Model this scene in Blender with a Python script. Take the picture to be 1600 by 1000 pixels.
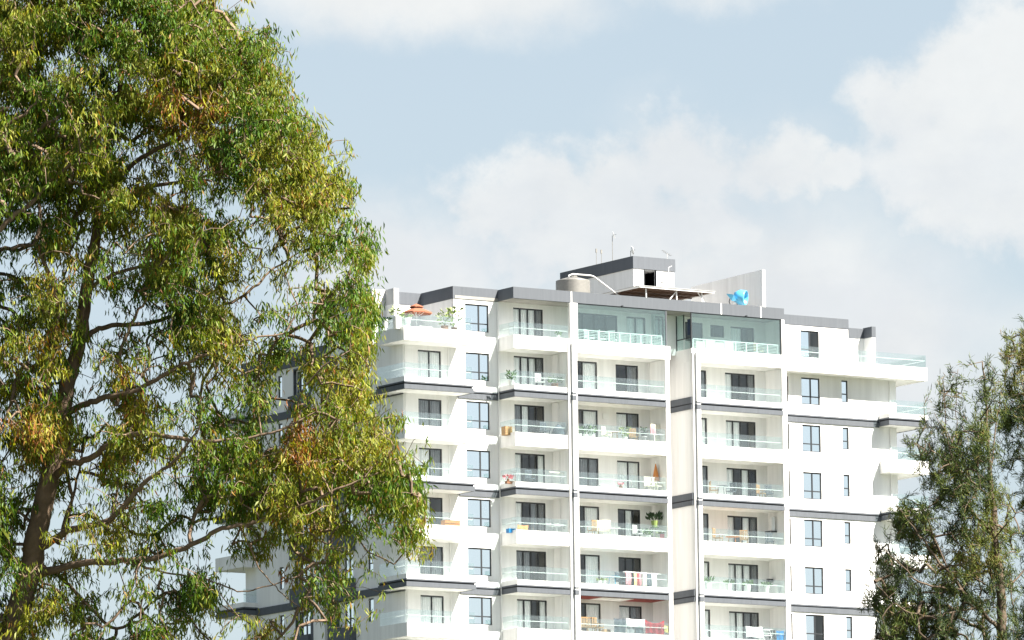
import bpy, math, random
import numpy as np
from mathutils import Vector, Matrix
for o in list(bpy.data.objects): bpy.data.objects.remove(o)
S=bpy.context.scene; COL=S.collection
R=math.radians
# ---------------------------------------------------------------- camera
FPX=11342.6
FW=np.array([0.5428073711433834,0.828202521199812,0.1394300602835856])
RT=np.array([0.83729909548351,-0.5465921573659501,-0.01293206126387023])
UP=np.array([-0.0655010117090218,-0.12376428153676407,0.990147473905167])
CP=np.array([-251.49672886025834,-385.3017650884123,1.7])
cd=bpy.data.cameras.new('camera'); cam=bpy.data.objects.new('camera',cd); COL.objects.link(cam)
cd.sensor_width=36; cd.lens=FPX/1600*36; cd.clip_start=1; cd.clip_end=9000
cam.matrix_world=Matrix(((RT[0],UP[0],-FW[0],CP[0]),(RT[1],UP[1],-FW[1],CP[1]),(RT[2],UP[2],-FW[2],CP[2]),(0,0,0,1)))
S.camera=cam
# ---------------------------------------------------------------- light and exposure
SUN=Vector((0.55,-1.0,1.27)).normalized()
sl=bpy.data.lights.new('sun','SUN'); sl.energy=5.0; sl.angle=R(0.53); sl.color=(1.0,0.94,0.84)
so=bpy.data.objects.new('sun',sl); COL.objects.link(so); so.rotation_euler=SUN.to_track_quat('Z','Y').to_euler(); so.location=(0,-60,160)
W=bpy.data.worlds.new('World'); S.world=W; W.use_nodes=True
SKY_STR=0.054; SKY_HAZE=(2.75,3.2,3.35,1); CLOUD_LIT=(4.3,4.3,4.22,1); CLOUD_BASE=(3.82,3.90,3.98,1)
def world():
    nt=W.node_tree; N=nt.nodes; L=nt.links; N.clear()
    def nd(t,**k):
        n=N.new(t)
        for a,b in k.items(): setattr(n,a,b)
        return n
    def inp(s,v):
        if isinstance(v,(int,float)): s.default_value=v
        elif isinstance(v,tuple): s.default_value=v
        else: L.new(v,s)
    def M(op,a,b=None,c=None):
        n=nd('ShaderNodeMath',operation=op)
        inp(n.inputs[0],a)
        if b is not None: inp(n.inputs[1],b)
        if c is not None: inp(n.inputs[2],c)
        return n.outputs[0]
    def mixc(f,a,b,mode='MIX'):
        n=nd('ShaderNodeMix',data_type='RGBA',blend_type=mode); inp(n.inputs[0],f); inp(n.inputs[6],a); inp(n.inputs[7],b); return n.outputs[2]
    out=nd('ShaderNodeOutputWorld'); bg=nd('ShaderNodeBackground'); L.new(bg.outputs[0],out.inputs[0])
    sky=nd('ShaderNodeTexSky',sky_type='NISHITA'); sky.sun_disc=False
    sky.sun_elevation=math.asin(SUN.z); sky.sun_rotation=math.atan2(SUN.x,SUN.y)
    sky.air_density=1.0; sky.dust_density=2.0; sky.ozone_density=2.0; sky.altitude=1600
    bg.inputs[1].default_value=SKY_STR
    tc=nd('ShaderNodeTexCoord'); d=tc.outputs['Generated']
    sp=nd('ShaderNodeSeparateXYZ'); L.new(d,sp.inputs[0])
    az=M('ARCTAN2',sp.outputs[0],sp.outputs[1]); el=M('ARCSINE',sp.outputs[2])
    a0=math.atan2(FW[0],FW[1]); e0=math.asin(FW[2])
    U=M('MULTIPLY',M('SUBTRACT',az,a0),14.19*.985); V=M('MULTIPLY',M('SUBTRACT',el,e0),14.19)   # 1 = half the picture's width
    def noise(scale,det,rough,off=0.0,sc=(1,1,1)):
        mp=nd('ShaderNodeMapping'); L.new(d,mp.inputs[0]); mp.inputs['Scale'].default_value=sc; mp.inputs['Location'].default_value=(off,off*1.7,off*.6)
        n=nd('ShaderNodeTexNoise'); L.new(mp.outputs[0],n.inputs['Vector']); n.inputs['Scale'].default_value=scale; n.inputs['Detail'].default_value=det; n.inputs['Roughness'].default_value=rough
        return n.outputs[0]
    nb=noise(34,7,.55,0,(1,1,1.25)); nf=noise(120,6,.6,3.1); nw=noise(14,4,.5,7.7,(1,1,2.2)); nl=noise(2.2,6,.6,1.3,(1,1,2.4))
    # cumulus: union of round heads
    def blob(u,v,ru,rv):
        a=M('DIVIDE',M('SUBTRACT',U,u),ru); b=M('DIVIDE',M('SUBTRACT',V,v),rv)
        return M('SUBTRACT',1.0,M('SQRT',M('ADD',M('MULTIPLY',a,a),M('MULTIPLY',b,b))))
    P=lambda x,y:((x-800)/800,(500-y)/800)
    U0,V0=U,V
    U=M('ADD',U,M('MULTIPLY',M('SUBTRACT',noise(60,6,.6,5.2),.5),.20)); V=M('ADD',V,M('MULTIPLY',M('SUBTRACT',noise(75,6,.62,9.4),.5),.17))
    bl=[(*P(790,330),.13,.09),(*P(870,300),.15,.11),(*P(960,285),.14,.11),(*P(1085,265),.16,.12),(*P(1200,265),.15,.10),(*P(1290,275),.09,.06),(*P(1000,380),.42,.16),
        (*P(1420,180),.15,.11),(*P(1520,150),.17,.14),(*P(1640,120),.22,.17),(*P(1560,270),.34,.20)]
    m=None
    for b in bl:
        v=blob(*b); m=v if m is None else M('SMOOTH_MAX',m,v,.22)
    m=M('ADD',m,M('MULTIPLY',M('SUBTRACT',nb,.5),1.5)); m=M('ADD',m,M('MULTIPLY',M('SUBTRACT',nf,.5),1.2))
    cum=nd('ShaderNodeMapRange',interpolation_type='SMOOTHSTEP'); L.new(m,cum.inputs[0]); cum.inputs[1].default_value=-.08; cum.inputs[2].default_value=.52
    # thin veils: the strip at the top and the milky band near the horizon
    top=blob(*P(620,-75),.5,.18); top2=blob(*P(1100,-110),.40,.15); low=blob(*P(1180,560),.90,.40); low2=blob(*P(640,430),.32,.20)
    v=M('MAXIMUM',M('MAXIMUM',top,top2),M('MAXIMUM',low,low2))
    v=M('ADD',v,M('MULTIPLY',M('SUBTRACT',nw,.5),1.3)); v=M('ADD',v,M('MULTIPLY',M('SUBTRACT',nb,.5),.3))
    veil=nd('ShaderNodeMapRange',interpolation_type='SMOOTHSTEP'); L.new(v,veil.inputs[0]); veil.inputs[1].default_value=-.05; veil.inputs[2].default_value=.65; veil.inputs[4].default_value=.82
    # the rest of the sky: scattered cloud of the same kind
    gen=nd('ShaderNodeMapRange',interpolation_type='SMOOTHSTEP'); L.new(nl,gen.inputs[0]); gen.inputs[1].default_value=.56; gen.inputs[2].default_value=.72; gen.inputs[4].default_value=.6
    r2=M('SQRT',M('ADD',M('MULTIPLY',U,U),M('MULTIPLY',V,V)))
    far=nd('ShaderNodeMapRange',interpolation_type='SMOOTHSTEP'); L.new(r2,far.inputs[0]); far.inputs[1].default_value=1.3; far.inputs[2].default_value=2.2
    mask=M('MAXIMUM',M('MULTIPLY',cum.outputs[0],.78),veil.outputs[0]); mask=M('MAXIMUM',mask,M('MULTIPLY',gen.outputs[0],far.outputs[0]))
    hz=M('POWER',2.718,M('MULTIPLY',M('POWER',M('MAXIMUM',M('DIVIDE',el,.38),0.0),1.3),-1.0))
    skyt=mixc(1.0,sky.outputs[0],(1.15,.97,.84,1),'MULTIPLY'); skyc=mixc(M('MULTIPLY',hz,.95),skyt,SKY_HAZE)
    shade=M('ADD',M('MULTIPLY_ADD',nf,.12,.86),M('MULTIPLY',nb,.16))
    edge=nd('ShaderNodeMapRange',interpolation_type='SMOOTHSTEP'); L.new(M('SUBTRACT',noise(42,7,.6,2.6,(1,1,1.5)),M('MULTIPLY',V0,.35)),edge.inputs[0]); edge.inputs[1].default_value=.30; edge.inputs[2].default_value=.62
    cc=mixc(edge.outputs[0],CLOUD_LIT,CLOUD_BASE)
    ccs=nd('ShaderNodeVectorMath',operation='SCALE'); L.new(cc,ccs.inputs[0]); L.new(shade,ccs.inputs['Scale'])
    L.new(mixc(mask,skyc,ccs.outputs[0]),bg.inputs[0])
world()
vs=S.view_settings; vs.view_transform='Standard'; vs.look='None'; vs.gamma=1; vs.use_curve_mapping=False; vs.exposure=2.02
S.cycles.transparent_max_bounces=24; S.cycles.max_bounces=8
# ---------------------------------------------------------------- materials
def mat(name,col,rough=.7,metal=0.,spec=.4,noise=0.,nscale=3.,streak=False,trans=0.,bump=0.):
    m=bpy.data.materials.new(name); m.use_nodes=True; nt=m.node_tree; b=nt.nodes['Principled BSDF']
    b.inputs['Base Color'].default_value=(*col,1); b.inputs['Roughness'].default_value=rough; b.inputs['Metallic'].default_value=metal; b.inputs['Specular IOR Level'].default_value=spec
    if noise or bump:
        tc=nt.nodes.new('ShaderNodeTexCoord'); mp=nt.nodes.new('ShaderNodeMapping'); nt.links.new(tc.outputs['Object'],mp.inputs[0])
        if streak: mp.inputs['Scale'].default_value=(2.2,2.2,.16)
        n=nt.nodes.new('ShaderNodeTexNoise'); n.inputs['Scale'].default_value=nscale; n.inputs['Detail'].default_value=6; n.inputs['Roughness'].default_value=.65
        nt.links.new(mp.outputs[0],n.inputs['Vector'])
        if noise:
            cr=nt.nodes.new('ShaderNodeMapRange'); nt.links.new(n.outputs[0],cr.inputs[0]); cr.inputs[1].default_value=.3; cr.inputs[2].default_value=.7; cr.inputs[3].default_value=1-noise; cr.inputs[4].default_value=1+noise*.4
            vm=nt.nodes.new('ShaderNodeVectorMath'); vm.operation='SCALE'; vm.inputs[0].default_value=col; nt.links.new(cr.outputs[0],vm.inputs['Scale']); nt.links.new(vm.outputs[0],b.inputs['Base Color'])
        if bump:
            bp=nt.nodes.new('ShaderNodeBump'); bp.inputs['Strength'].default_value=bump; bp.inputs['Distance'].default_value=.02; nt.links.new(n.outputs[0],bp.inputs['Height']); nt.links.new(bp.outputs[0],b.inputs['Normal'])
    return m
WHITE=mat('white_render',(.76,.756,.746),.85,noise=.13,nscale=1.1,streak=True)
WALL=mat('white_wall_render',(.76,.757,.75),.88,noise=.12,nscale=.9,streak=True)
PALE=mat('weathered_pale_grey_paint',(.50,.50,.50),.85,noise=.12,nscale=1.6,streak=True)
GREY=mat('charcoal_blue_paint',(.106,.116,.132),.8,spec=.12,noise=.12,nscale=2.2,streak=True)
DARK=mat('black_groove',(.02,.022,.028),.8)
FRAME=mat('dark_aluminium',(.025,.028,.032),.4,spec=.5)
METAL=mat('white_metal',(.75,.76,.76),.35)
STEEL=mat('galvanised_steel',(.22,.215,.20),.5,metal=.3,noise=.15,nscale=6)
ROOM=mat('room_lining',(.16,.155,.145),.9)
CURT=mat('white_curtain',(.85,.86,.86),.95,noise=.1,nscale=5)
CURTG=mat('grey_curtain',(.22,.23,.25),.95,noise=.15,nscale=5)
CURTB=mat('brown_curtain',(.12,.10,.09),.95)
CURTN=mat('navy_curtain',(.035,.05,.09),.95)
TILE=mat('terracotta_cloth',(.27,.10,.055),.85,noise=.15,nscale=5)
WOOD=mat('brown_timber',(.10,.055,.035),.8,noise=.3,nscale=6)
TAN=mat('tan_cane',(.34,.22,.11),.8,noise=.25,nscale=30)
CREAM=mat('cream_plastic',(.72,.68,.56),.5)
BLUE=mat('bright_blue_paint',(.015,.17,.40),.4)
LBLUE=mat('pale_blue_paint',(.10,.40,.62),.35)
ORANGE=mat('orange_cloth',(.55,.22,.07),.9)
RED=mat('red_cloth',(.27,.03,.04),.9,noise=.3,nscale=12)
PINK=mat('pink_cloth',(.60,.22,.25),.9)
YELL=mat('yellow_cloth',(.65,.60,.22),.9)
SLATE=mat('slate_cloth',(.07,.09,.11),.9,noise=.3,nscale=10)
GREENP=mat('green_plant_leaf',(.06,.13,.03),.6)
DGREEN=mat('dark_plant_leaf',(.03,.06,.025),.6)
PALEG=mat('pale_plant_leaf',(.20,.26,.08),.6)
POTW=mat('white_pot',(.72,.72,.70),.5)
POTB=mat('brown_pot',(.18,.09,.05),.8)
REDCEIL=mat('red_ceiling_paint',(.22,.04,.035),.8)
VOID=mat('painted_shade_interior',(.004,.004,.005),1,spec=0)  # near-black colour puts the doorway's inner shade into the surface
ROOFM=mat('grey_roof_screed',(.30,.29,.27),.9,noise=.3,nscale=.5)
BLACK=mat('black_plastic',(.015,.015,.017),.5)
BARK=mat('eucalypt_bark',(.18,.125,.085),.9,noise=.45,nscale=5,bump=.6)
BARK2=mat('casuarina_bark',(.11,.08,.055),.9,noise=.4,nscale=6,bump=.6)
def glassmat(name,tint,refl,extra=0.,ecol=(1,1,1)):
    m=bpy.data.materials.new(name); m.use_nodes=True; nt=m.node_tree; N=nt.nodes; L=nt.links; N.clear()
    o=N.new('ShaderNodeOutputMaterial'); tr=N.new('ShaderNodeBsdfTransparent'); tr.inputs[0].default_value=(*tint,1)
    gl=N.new('ShaderNodeBsdfGlossy'); gl.inputs['Roughness'].default_value=.02; gl.inputs[0].default_value=(*ecol,1)
    lw=N.new('ShaderNodeFresnel'); ge=N.new('ShaderNodeNewGeometry'); im=N.new('ShaderNodeMath'); im.operation='MULTIPLY_ADD'; L.new(ge.outputs['Backfacing'],im.inputs[0]); im.inputs[1].default_value=-.8333; im.inputs[2].default_value=1.5; L.new(im.outputs[0],lw.inputs[0])
    ad=N.new('ShaderNodeMath'); ad.operation='MULTIPLY_ADD'; L.new(lw.outputs[0],ad.inputs[0]); ad.inputs[1].default_value=1.0; ad.inputs[2].default_value=refl; ad.use_clamp=True
    mx=N.new('ShaderNodeMixShader'); L.new(ad.outputs[0],mx.inputs[0]); L.new(tr.outputs[0],mx.inputs[1]); L.new(gl.outputs[0],mx.inputs[2])
    last=mx
    if extra:
        d1=N.new('ShaderNodeBsdfDiffuse'); d1.inputs[0].default_value=(*tint,1); d2=N.new('ShaderNodeBsdfTranslucent'); d2.inputs[0].default_value=(*tint,1); df=N.new('ShaderNodeMixShader'); df.inputs[0].default_value=.5; L.new(d1.outputs[0],df.inputs[1]); L.new(d2.outputs[0],df.inputs[2]); m2=N.new('ShaderNodeMixShader'); m2.inputs[0].default_value=extra; L.new(mx.outputs[0],m2.inputs[1]); L.new(df.outputs[0],m2.inputs[2]); last=m2
    L.new(last.outputs[0],o.inputs[0]); return m
GL_RAIL=glassmat('balustrade_glass',(.89,.94,.935),.06,.02)
GL_RED=glassmat('green_room_glass',(.83,.90,.895),.09,.015,(.92,1,.98))
GL_WIN=glassmat('reflective_window_glass',(.35,.42,.45),.88,0,(.93,.98,1.0))
GL_DOOR=glassmat('door_glass',(.97,.98,.98),.0,.0)
# ---------------------------------------------------------------- builders
class MB:
    def __init__(s): s.v=[]; s.f=[]; s.mi=[]
    def add(s,vs,fs,m=0):
        n=len(s.v); s.v+=[tuple(v) for v in vs]; s.f+=[tuple(i+n for i in f) for f in fs]; s.mi+=[m]*len(fs); return s
    def box(s,x0,x1,y0,y1,z0,z1,m=0):
        return s.add([(x,y,z) for z in (z0,z1) for y in (y0,y1) for x in (x0,x1)],[(0,2,3,1),(4,5,7,6),(0,1,5,4),(2,6,7,3),(0,4,6,2),(1,3,7,5)],m)
    def tube(s,pts,rad,n=6,m=0,cap=True):
        pts=[Vector(p) for p in pts]
        if isinstance(rad,(int,float)): rad=[rad]*len(pts)
        b=len(s.v); prev=None
        for i,p in enumerate(pts):
            t=(pts[min(i+1,len(pts)-1)]-pts[max(i-1,0)])
            t=t.normalized() if t.length>1e-9 else Vector((0,0,1))
            a=prev if prev else (Vector((0,0,1)) if abs(t.z)<.9 else Vector((1,0,0)))
            u=(a-t*a.dot(t)); u=u.normalized() if u.length>1e-6 else t.orthogonal().normalized(); w=t.cross(u); prev=u
            for k in range(n):
                an=2*math.pi*k/n; s.v.append(tuple(p+(u*math.cos(an)+w*math.sin(an))*rad[i]))
        for i in range(len(pts)-1):
            for k in range(n):
                s.f.append((b+i*n+k,b+i*n+(k+1)%n,b+(i+1)*n+(k+1)%n,b+(i+1)*n+k)); s.mi.append(m)
        if cap:
            s.f.append(tuple(b+k for k in range(n))[::-1]); s.mi.append(m)
            e=b+(len(pts)-1)*n; s.f.append(tuple(e+k for k in range(n))); s.mi.append(m)
        return s
    def lathe(s,c,prof,n=16,m=0,axis=None):
        b=len(s.v); ax=Vector(axis).normalized() if axis else Vector((0,0,1)); u=ax.orthogonal().normalized(); w=ax.cross(u); c=Vector(c)
        for r,h in prof:
            for k in range(n):
                a=2*math.pi*k/n; s.v.append(tuple(c+ax*h+(u*math.cos(a)+w*math.sin(a))*r))
        for i in range(len(prof)-1):
            for k in range(n):
                s.f.append((b+i*n+k,b+i*n+(k+1)%n,b+(i+1)*n+(k+1)%n,b+(i+1)*n+k)); s.mi.append(m)
        return s
    def build(s,name,mats,parent=None,smooth=False):
        me=bpy.data.meshes.new(name); me.from_pydata(s.v,[],s.f)
        if not isinstance(mats,(list,tuple)): mats=[mats]
        for q in mats: me.materials.append(q)
        if len(mats)>1: me.polygons.foreach_set('material_index',s.mi)
        if smooth: me.polygons.foreach_set('use_smooth',[True]*len(s.f))
        me.update(); o=bpy.data.objects.new(name,me); COL.objects.link(o)
        if parent is not None:
            o.parent=parent; o.matrix_parent_inverse=Matrix.Translation(-wloc(parent))
        return o
def wloc(o):
    v=Vector(o.location)
    return v
def B(*a,m=0): return MB().box(*a,m=m)
def thing(name,label,cat,loc=(0,0,0),group=None):
    o=bpy.data.objects.new(name,None); COL.objects.link(o); o.location=loc; o.empty_display_size=.3; tag(o,label,cat,group); return o
def tag(o,label,cat,group=None):
    o['label']=label; o['category']=cat
    if group: o['group']=group
    return o
def ray(x,y):
    d=FW*FPX+RT*(x-800)-UP*(y-500); return d/np.linalg.norm(d)
def at(x,y,dist):                       # a point seen in direction (x,y) at a distance
    return CP+ray(x,y)*dist
def atY(x,Y,y=700):                     # X coordinate on a facade-parallel plane
    d=ray(x,y); return float(CP[0]+d[0]*(Y-CP[1])/d[1])
# ---------------------------------------------------------------- ground
def ground():
    n=90; v=[]; f=[]
    for j in range(n+1):
        for i in range(n+1):
            a=(i/n*2-1); b=(j/n*2-1); x=math.copysign(abs(a)**2.2,a)*4500+0; y=math.copysign(abs(b)**2.2,b)*4500-100
            r=math.hypot(x-10,y-5); z=24*max(0,1-max(0,(r-45))/260)**1.5 if r<305 else 0
            v.append((x,y,z-.02))
    for j in range(n):
        for i in range(n): k=j*(n+1)+i; f.append((k,k+1,k+n+2,k+n+1))
    g=mat('dry_grass_ground',(.055,.062,.03),.95,noise=.4,nscale=.08)
    o=MB().add(v,f).build('ground',g,smooth=True); o['kind']='structure'
ground()
# ================================================================ the apartment building
H=3.13; T=lambda k:65.34-(10-k)*H
X0=-7.28; P1=-1.85; P2=-1.15; XE=31.39; ZB=21.0; YB=16.0
bd=thing('apartment_building','tall white apartment tower with charcoal floor bands and glass-fronted balconies','building',(12,8,ZB))
def wall(name,mp,u0,u1,z0,z1,holes,m,depth=.16,parent=bd):
    """mp(u,z,d)->xyz ; holes (u0,u1,z0,z1)"""
    us=sorted({u0,u1,*[h[0] for h in holes],*[h[1] for h in holes]}); zs=sorted({z0,z1,*[h[2] for h in holes],*[h[3] for h in holes]})
    us=[u for u in us if u0<=u<=u1]; zs=[z for z in zs if z0<=z<=z1]
    b=MB()
    for i in range(len(us)-1):
        for j in range(len(zs)-1):
            cu=(us[i]+us[i+1])/2; cz=(zs[j]+zs[j+1])/2
            if any(h[0]<cu<h[1] and h[2]<cz<h[3] for h in holes): continue
            b.add([mp(us[i],zs[j],0),mp(us[i+1],zs[j],0),mp(us[i+1],zs[j+1],0),mp(us[i],zs[j+1],0)],[(0,1,2,3)])
    for a,c,e,g in holes:
        q=[(a,e),(c,e),(c,g),(a,g)]
        for k in range(4):
            p,r=q[k],q[(k+1)%4]; b.add([mp(*p,0),mp(*r,0),mp(*r,depth),mp(*p,depth)],[(0,1,2,3)])
    return b.build(name,m,parent)
front=lambda Y:(lambda u,z,d:(u,Y+d,z))
side=lambda X:(lambda u,z,d:(X+d,u,z))
def slab(mp,u0,u1,z0,z1,d0,d1,b):
    p=[mp(u,z,d) for d in (d0,d1) for z in (z0,z1) for u in (u0,u1)]
    b.add(p,[(0,1,3,2),(4,6,7,5),(0,4,5,1),(2,3,7,6),(0,2,6,4),(1,5,7,3)]); return b
def opening(kind,mp,u0,u1,z0,z1,panels='gg',glass=None,transom=None,d=.07,room=2.2,split=None):
    """a window or sliding door in its hole: frame, panes, curtains and the room behind"""
    n=len(panels); fw=.055; b=MB()
    slab(mp,u0,u1,z1-.09,z1,d,d+.08,b); slab(mp,u0,u1,z0,z0+fw,d,d+.08,b); slab(mp,u0,u0+fw,z0+fw,z1-.09,d,d+.08,b); slab(mp,u1-fw*1.3,u1,z0+fw,z1-.09,d,d+.08,b)
    us=[u0+(u1-u0)*i/n for i in range(n+1)]
    if split: us=[u0+(u1-u0)*s for s in split]
    for u in us[1:-1]: slab(mp,u-.04,u+.04,z0+fw,z1-.09,d-.01,d+.07,b)
    if transom:
        zt=z0+(z1-z0)*transom; slab(mp,u0+fw,u1-fw,zt-.035,zt+.035,d-.004,d+.064,b)
    fr=b.build(kind,FRAME,bd)
    for i,c in enumerate(panels):
        a,e=us[i],us[i+1]
        if c!='o':
            zs=[z0,z1] if not transom else [z0,z0+(z1-z0)*transom,z1]
            for j in range(len(zs)-1):
                slab(mp,a+.03,e-.03,zs[j]+.02,zs[j+1]-.02,d+.03,d+.042,MB()).build('pane',GL_DOOR if c=='v' else (glass or GL_DOOR),fr)
        cm={'c':CURT,'g':CURTG,'b':CURTB,'n':CURTN}.get(c)
        if cm:
            q=MB(); K=max(6,int((e-a)/.05)); vs=[]
            for k in range(K+1):
                u=a+(e-a)*k/K; w=.11+.035*math.sin(k*1.9+i)+.01*math.sin(k*.7)
                vs+= [mp(u,z0+.02,d+w),mp(u,z1-.04,d+w)]
            q.add(vs,[(2*k,2*k+2,2*k+3,2*k+1) for k in range(K)]); q.build('curtain',cm,fr)
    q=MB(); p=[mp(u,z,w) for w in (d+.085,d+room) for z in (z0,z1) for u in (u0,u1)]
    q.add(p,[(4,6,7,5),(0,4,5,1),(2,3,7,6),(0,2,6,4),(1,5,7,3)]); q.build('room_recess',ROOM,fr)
    return fr
# ---- openings on the front wall plane (Y=0)
fh=[]; FO=[]
A_=['cc','gg','cg','cd','gg','cc']; C_=['cccg','cccg','gcdd','cddc','cdgg','ggdd','ccdc']
D1_=['dc','bc','ggg','dc','dc','dc']; D2_=['dg','cg','cc','dcd','ddd','cg']; G1_=['g','c','g','g','c','c']; G2_=['cddg','ccdd','cdcn','cdcg','cccg','ccgg']
for k in range(10,2,-1):
    t=T(k); j=min(9-k,5); zt=t+2.06
    def hole(kind,a,b,z0,z1,**kw): fh.append((a,b,z0,z1)); FO.append((kind,a,b,z0,z1,kw))
    fl=t-.52
    hole('sliding_door',1.13,3.44,fl,zt,panels=C_[min(10-k,6)])
    hole('window',-2.55,-.75,t+.29,zt,panels='dd' if k!=6 else 'dc',glass=GL_WIN,transom=.3,split=(0,.6,1))
    hole('window',23.70,25.20,t+.28,zt,panels='dd' if k not in (10,4) else 'dv',glass=GL_WIN,transom=.3,split=(0,.52,1))
    if k<10:
        hole('sliding_door',-6.15,-4.39,fl,zt-.07,panels=A_[j])
        hole('sliding_door',5.3,7.57,fl,zt-.02,panels=D1_[j])
        hole('sliding_door',8.99,10.77,fl,zt-.06,panels=D2_[j])
        hole('sliding_door',14.7,16.13,fl,zt-.02,panels=G1_[j])
        hole('sliding_door',17.60,20.0,fl,zt-.06,panels=G2_[j])
        hole('window',26.95,27.47,t+.6,zt,glass=GL_WIN,panels='g',transom=.38)
        hole('window',22.0,22.67,t+.35,zt,panels='g',transom=.35)
    else:
        hole('sliding_door',5.6,9.2,fl,zt,panels='vvvv'); hole('sliding_door',9.9,11.4,fl,zt,panels='cc')
        hole('window',14.5,15.9,t+.75,zt-.05,panels='v'); hole('window',16.5,17.6,t+1.15,zt-.12,panels='v'); hole('sliding_door',18.1,20.0,fl,zt-.12,panels='cv')
ZR=67.68
h1=[h for h in fh if h[1]<11.94]; h2=[h for h in fh if h[0]>13.68]
low=[h for h in h1 if h[0]<-3.44]
wall('wall',front(0),-3.44,11.94,ZB,ZR,[h for h in h1 if h[0]>-3.44],WALL)
wall('wall',front(0),X0,-3.44,ZB,T(10)-.55,low,WALL)
wall('wall',front(0),13.68,27.58,ZB,ZR,[h for h in h2 if h[1]<=27.58],WALL)
wall('wall',front(0),27.58,28.42,ZB,67.12,[],WALL)
wall('wall',front(0),28.42,XE,ZB,T(10)-.4,[],WALL)
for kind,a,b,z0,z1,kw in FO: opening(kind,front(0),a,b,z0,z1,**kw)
# ---- the deep slot between the two balcony stacks
wall('wall',side(13.69),P1+.15,4.0,ZB,T(10)-.02,[],WALL)
B(11.72,11.94,0,4.0,ZB,T(10)-.5).build('wall',WALL,bd)
B(11.5,14.2,4.0,4.2,ZB,ZR).build('wall',WALL,bd)
# slot at the top floor: glazed corner
wall('wall',front(-.1),11.94,13.68,T(10)-.3,ZR,[(12.05,12.75,T(10)+.62,ZR-.12)],WALL,depth=.1)
opening('window',front(-.1),12.05,12.75,T(10)+.62,ZR-.12,panels='cc',d=.03,room=1.2)
# ---- side wall (X=X0) with its windows
sh=[]; SO=[]
for k in range(10,2,-1):
    t=T(k)
    def hs(a,b,z0,z1,**kw): sh.append((a,b,z0,z1)); SO.append((a,b,z0,z1,kw))
    if k<10:
        hs(3.78,4.42,t+.62,t+2.1,panels='g',transom=.4)
        hs(14.72,15.25,t+.55,t+2.0,panels='g')
        hs(6.2,7.25,t+.45,t+2.1,panels='gc',transom=.35); hs(11.15,12.9,t+.45,t+2.0,panels='dc',transom=.4)
hsA=[h for h in sh if h[1]<9]; hsB=[h for h in sh if h[0]>=9]
wall('wall',side(X0),0,3.6,ZB,T(10)-.55,[],WALL)
wall('wall',side(X0),3.6,9,ZB,68.47,hsA,WALL)
wall('wall',side(X0),9,19.3,ZB,T(10)+.1,hsB,WALL)
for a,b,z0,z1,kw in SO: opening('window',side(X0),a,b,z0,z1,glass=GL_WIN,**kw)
B(X0,-3,19.3,19.5,ZB,T(10)+.1).build('wall',WALL,bd)
B(X0+.02,-6.28,3.6,3.8,T(10)-.5,67.45).build('wall',WHITE,bd)
B(-6.28,-5.9,2.57,3.8,T(10)-.5,67.45).build('wall',WHITE,bd)
b=MB(); b.box(-6.28,-5.9,2.57,3.8,67.45,68.47); b.box(X0-.02,-6.28,3.58,3.8,67.45,68.47); b.box(X0-.02,X0+.15,3.8,9,67.45,68.47); b.build('parapet',PALE,bd)
# terrace back wall at the top left
th=[(-5.6,-4.4,T(10)-.5,T(10)+1.7)]
wall('wall',front(3.8),-5.9,-3.44,T(10)-.5,67.65,th,WALL); opening('sliding_door',front(3.8),*th[0],panels='gc')
B(-5.9,-3.34,3.765,3.95,67.65,68.45).build('parapet',GREY,bd)
B(-3.44,-3.3,.1,3.8,T(10)-.5,67.65).build('wall',WALL,bd)
# rear and far right walls, roof plates
b=MB(); b.box(XE-.2,XE,.2,14,ZB,T(10)-.4); b.box(-3.3,XE,13.8,14,ZB,ZR); b.build('wall',WALL,bd)
B(X0+.2,-3.3,3.8,19.3,T(10)-.4,T(10)-.1).build('roof_plate',ROOFM,bd)
B(X0+.15,-3.3,3.95,9,67.5,67.7).build('roof_plate',ROOFM,bd)
b=MB(); b.box(-3.32,21.08,-.05,13.8,ZR,ZR+.2); b.box(-.03,21.08,P1+.15,-.05,ZR,ZR+.2); b.box(21.1,27.5,.1,13.8,ZR-.3,ZR-.1); b.build('roof_plate',ROOFM,bd)
B(27.58,28.42,.15,2.5,66.7,67.05).build('roof_plate',ROOFM,bd)
# parapets
b=MB(); b.box(-.05,21.1,P1,P1+.14,ZR+.01,68.42); b.box(-.05,.09,P1+.14,.02,ZR+.01,68.42); b.box(20.96,21.1,P1+.14,.02,ZR+.01,68.42); b.build('parapet',GREY,bd)
b=MB(); b.box(-3.47,-.05,-.03,.12,ZR-.02,68.46); b.box(-3.47,-3.33,.12,3.76,ZR-.02,68.46); b.build('parapet',GREY,bd)
b=MB(); b.box(21.1,27.6,-.03,.12,67.72,68.36); b.box(27.46,27.6,.12,8,67.72,68.36); b.build('parapet',GREY,bd)
B(27.6,28.45,-.02,.13,67.12,67.80).build('parapet',GREY,bd)
b=MB(); b.box(28.86,29.14,-.9,.05,T(10)-.2,67.15); b.box(28.45,28.86,0,.13,T(10)-.2,67.15); b.build('fin_wall',WHITE,bd)
b=MB(); b.box(28.84,29.16,-.92,.07,67.15,67.86); b.box(28.45,28.84,-.02,.13,67.15,67.80); b.build('parapet',GREY,bd)
for x in (4.35,16.05,19.2):
    B(x,x+.09,P1-.012,P1,ZR+.02,68.41).build('downpipe',WHITE,bd)
for x in (8.25,18.0): MB().tube([(x,P1-.2,ZR+.02),(x,P1+.05,ZR+.02)],.05,6).build('roof_spout',FRAME,bd)
# charcoal top edge of the lower wing
b=MB(); b.box(X0-.12,X0+.1,9.02,19.6,T(10)-.75,T(10)+.2); b.box(X0-.12,-4,19.5,19.7,T(10)-.75,T(10)+.2); b.build('parapet',GREY,bd)
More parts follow.
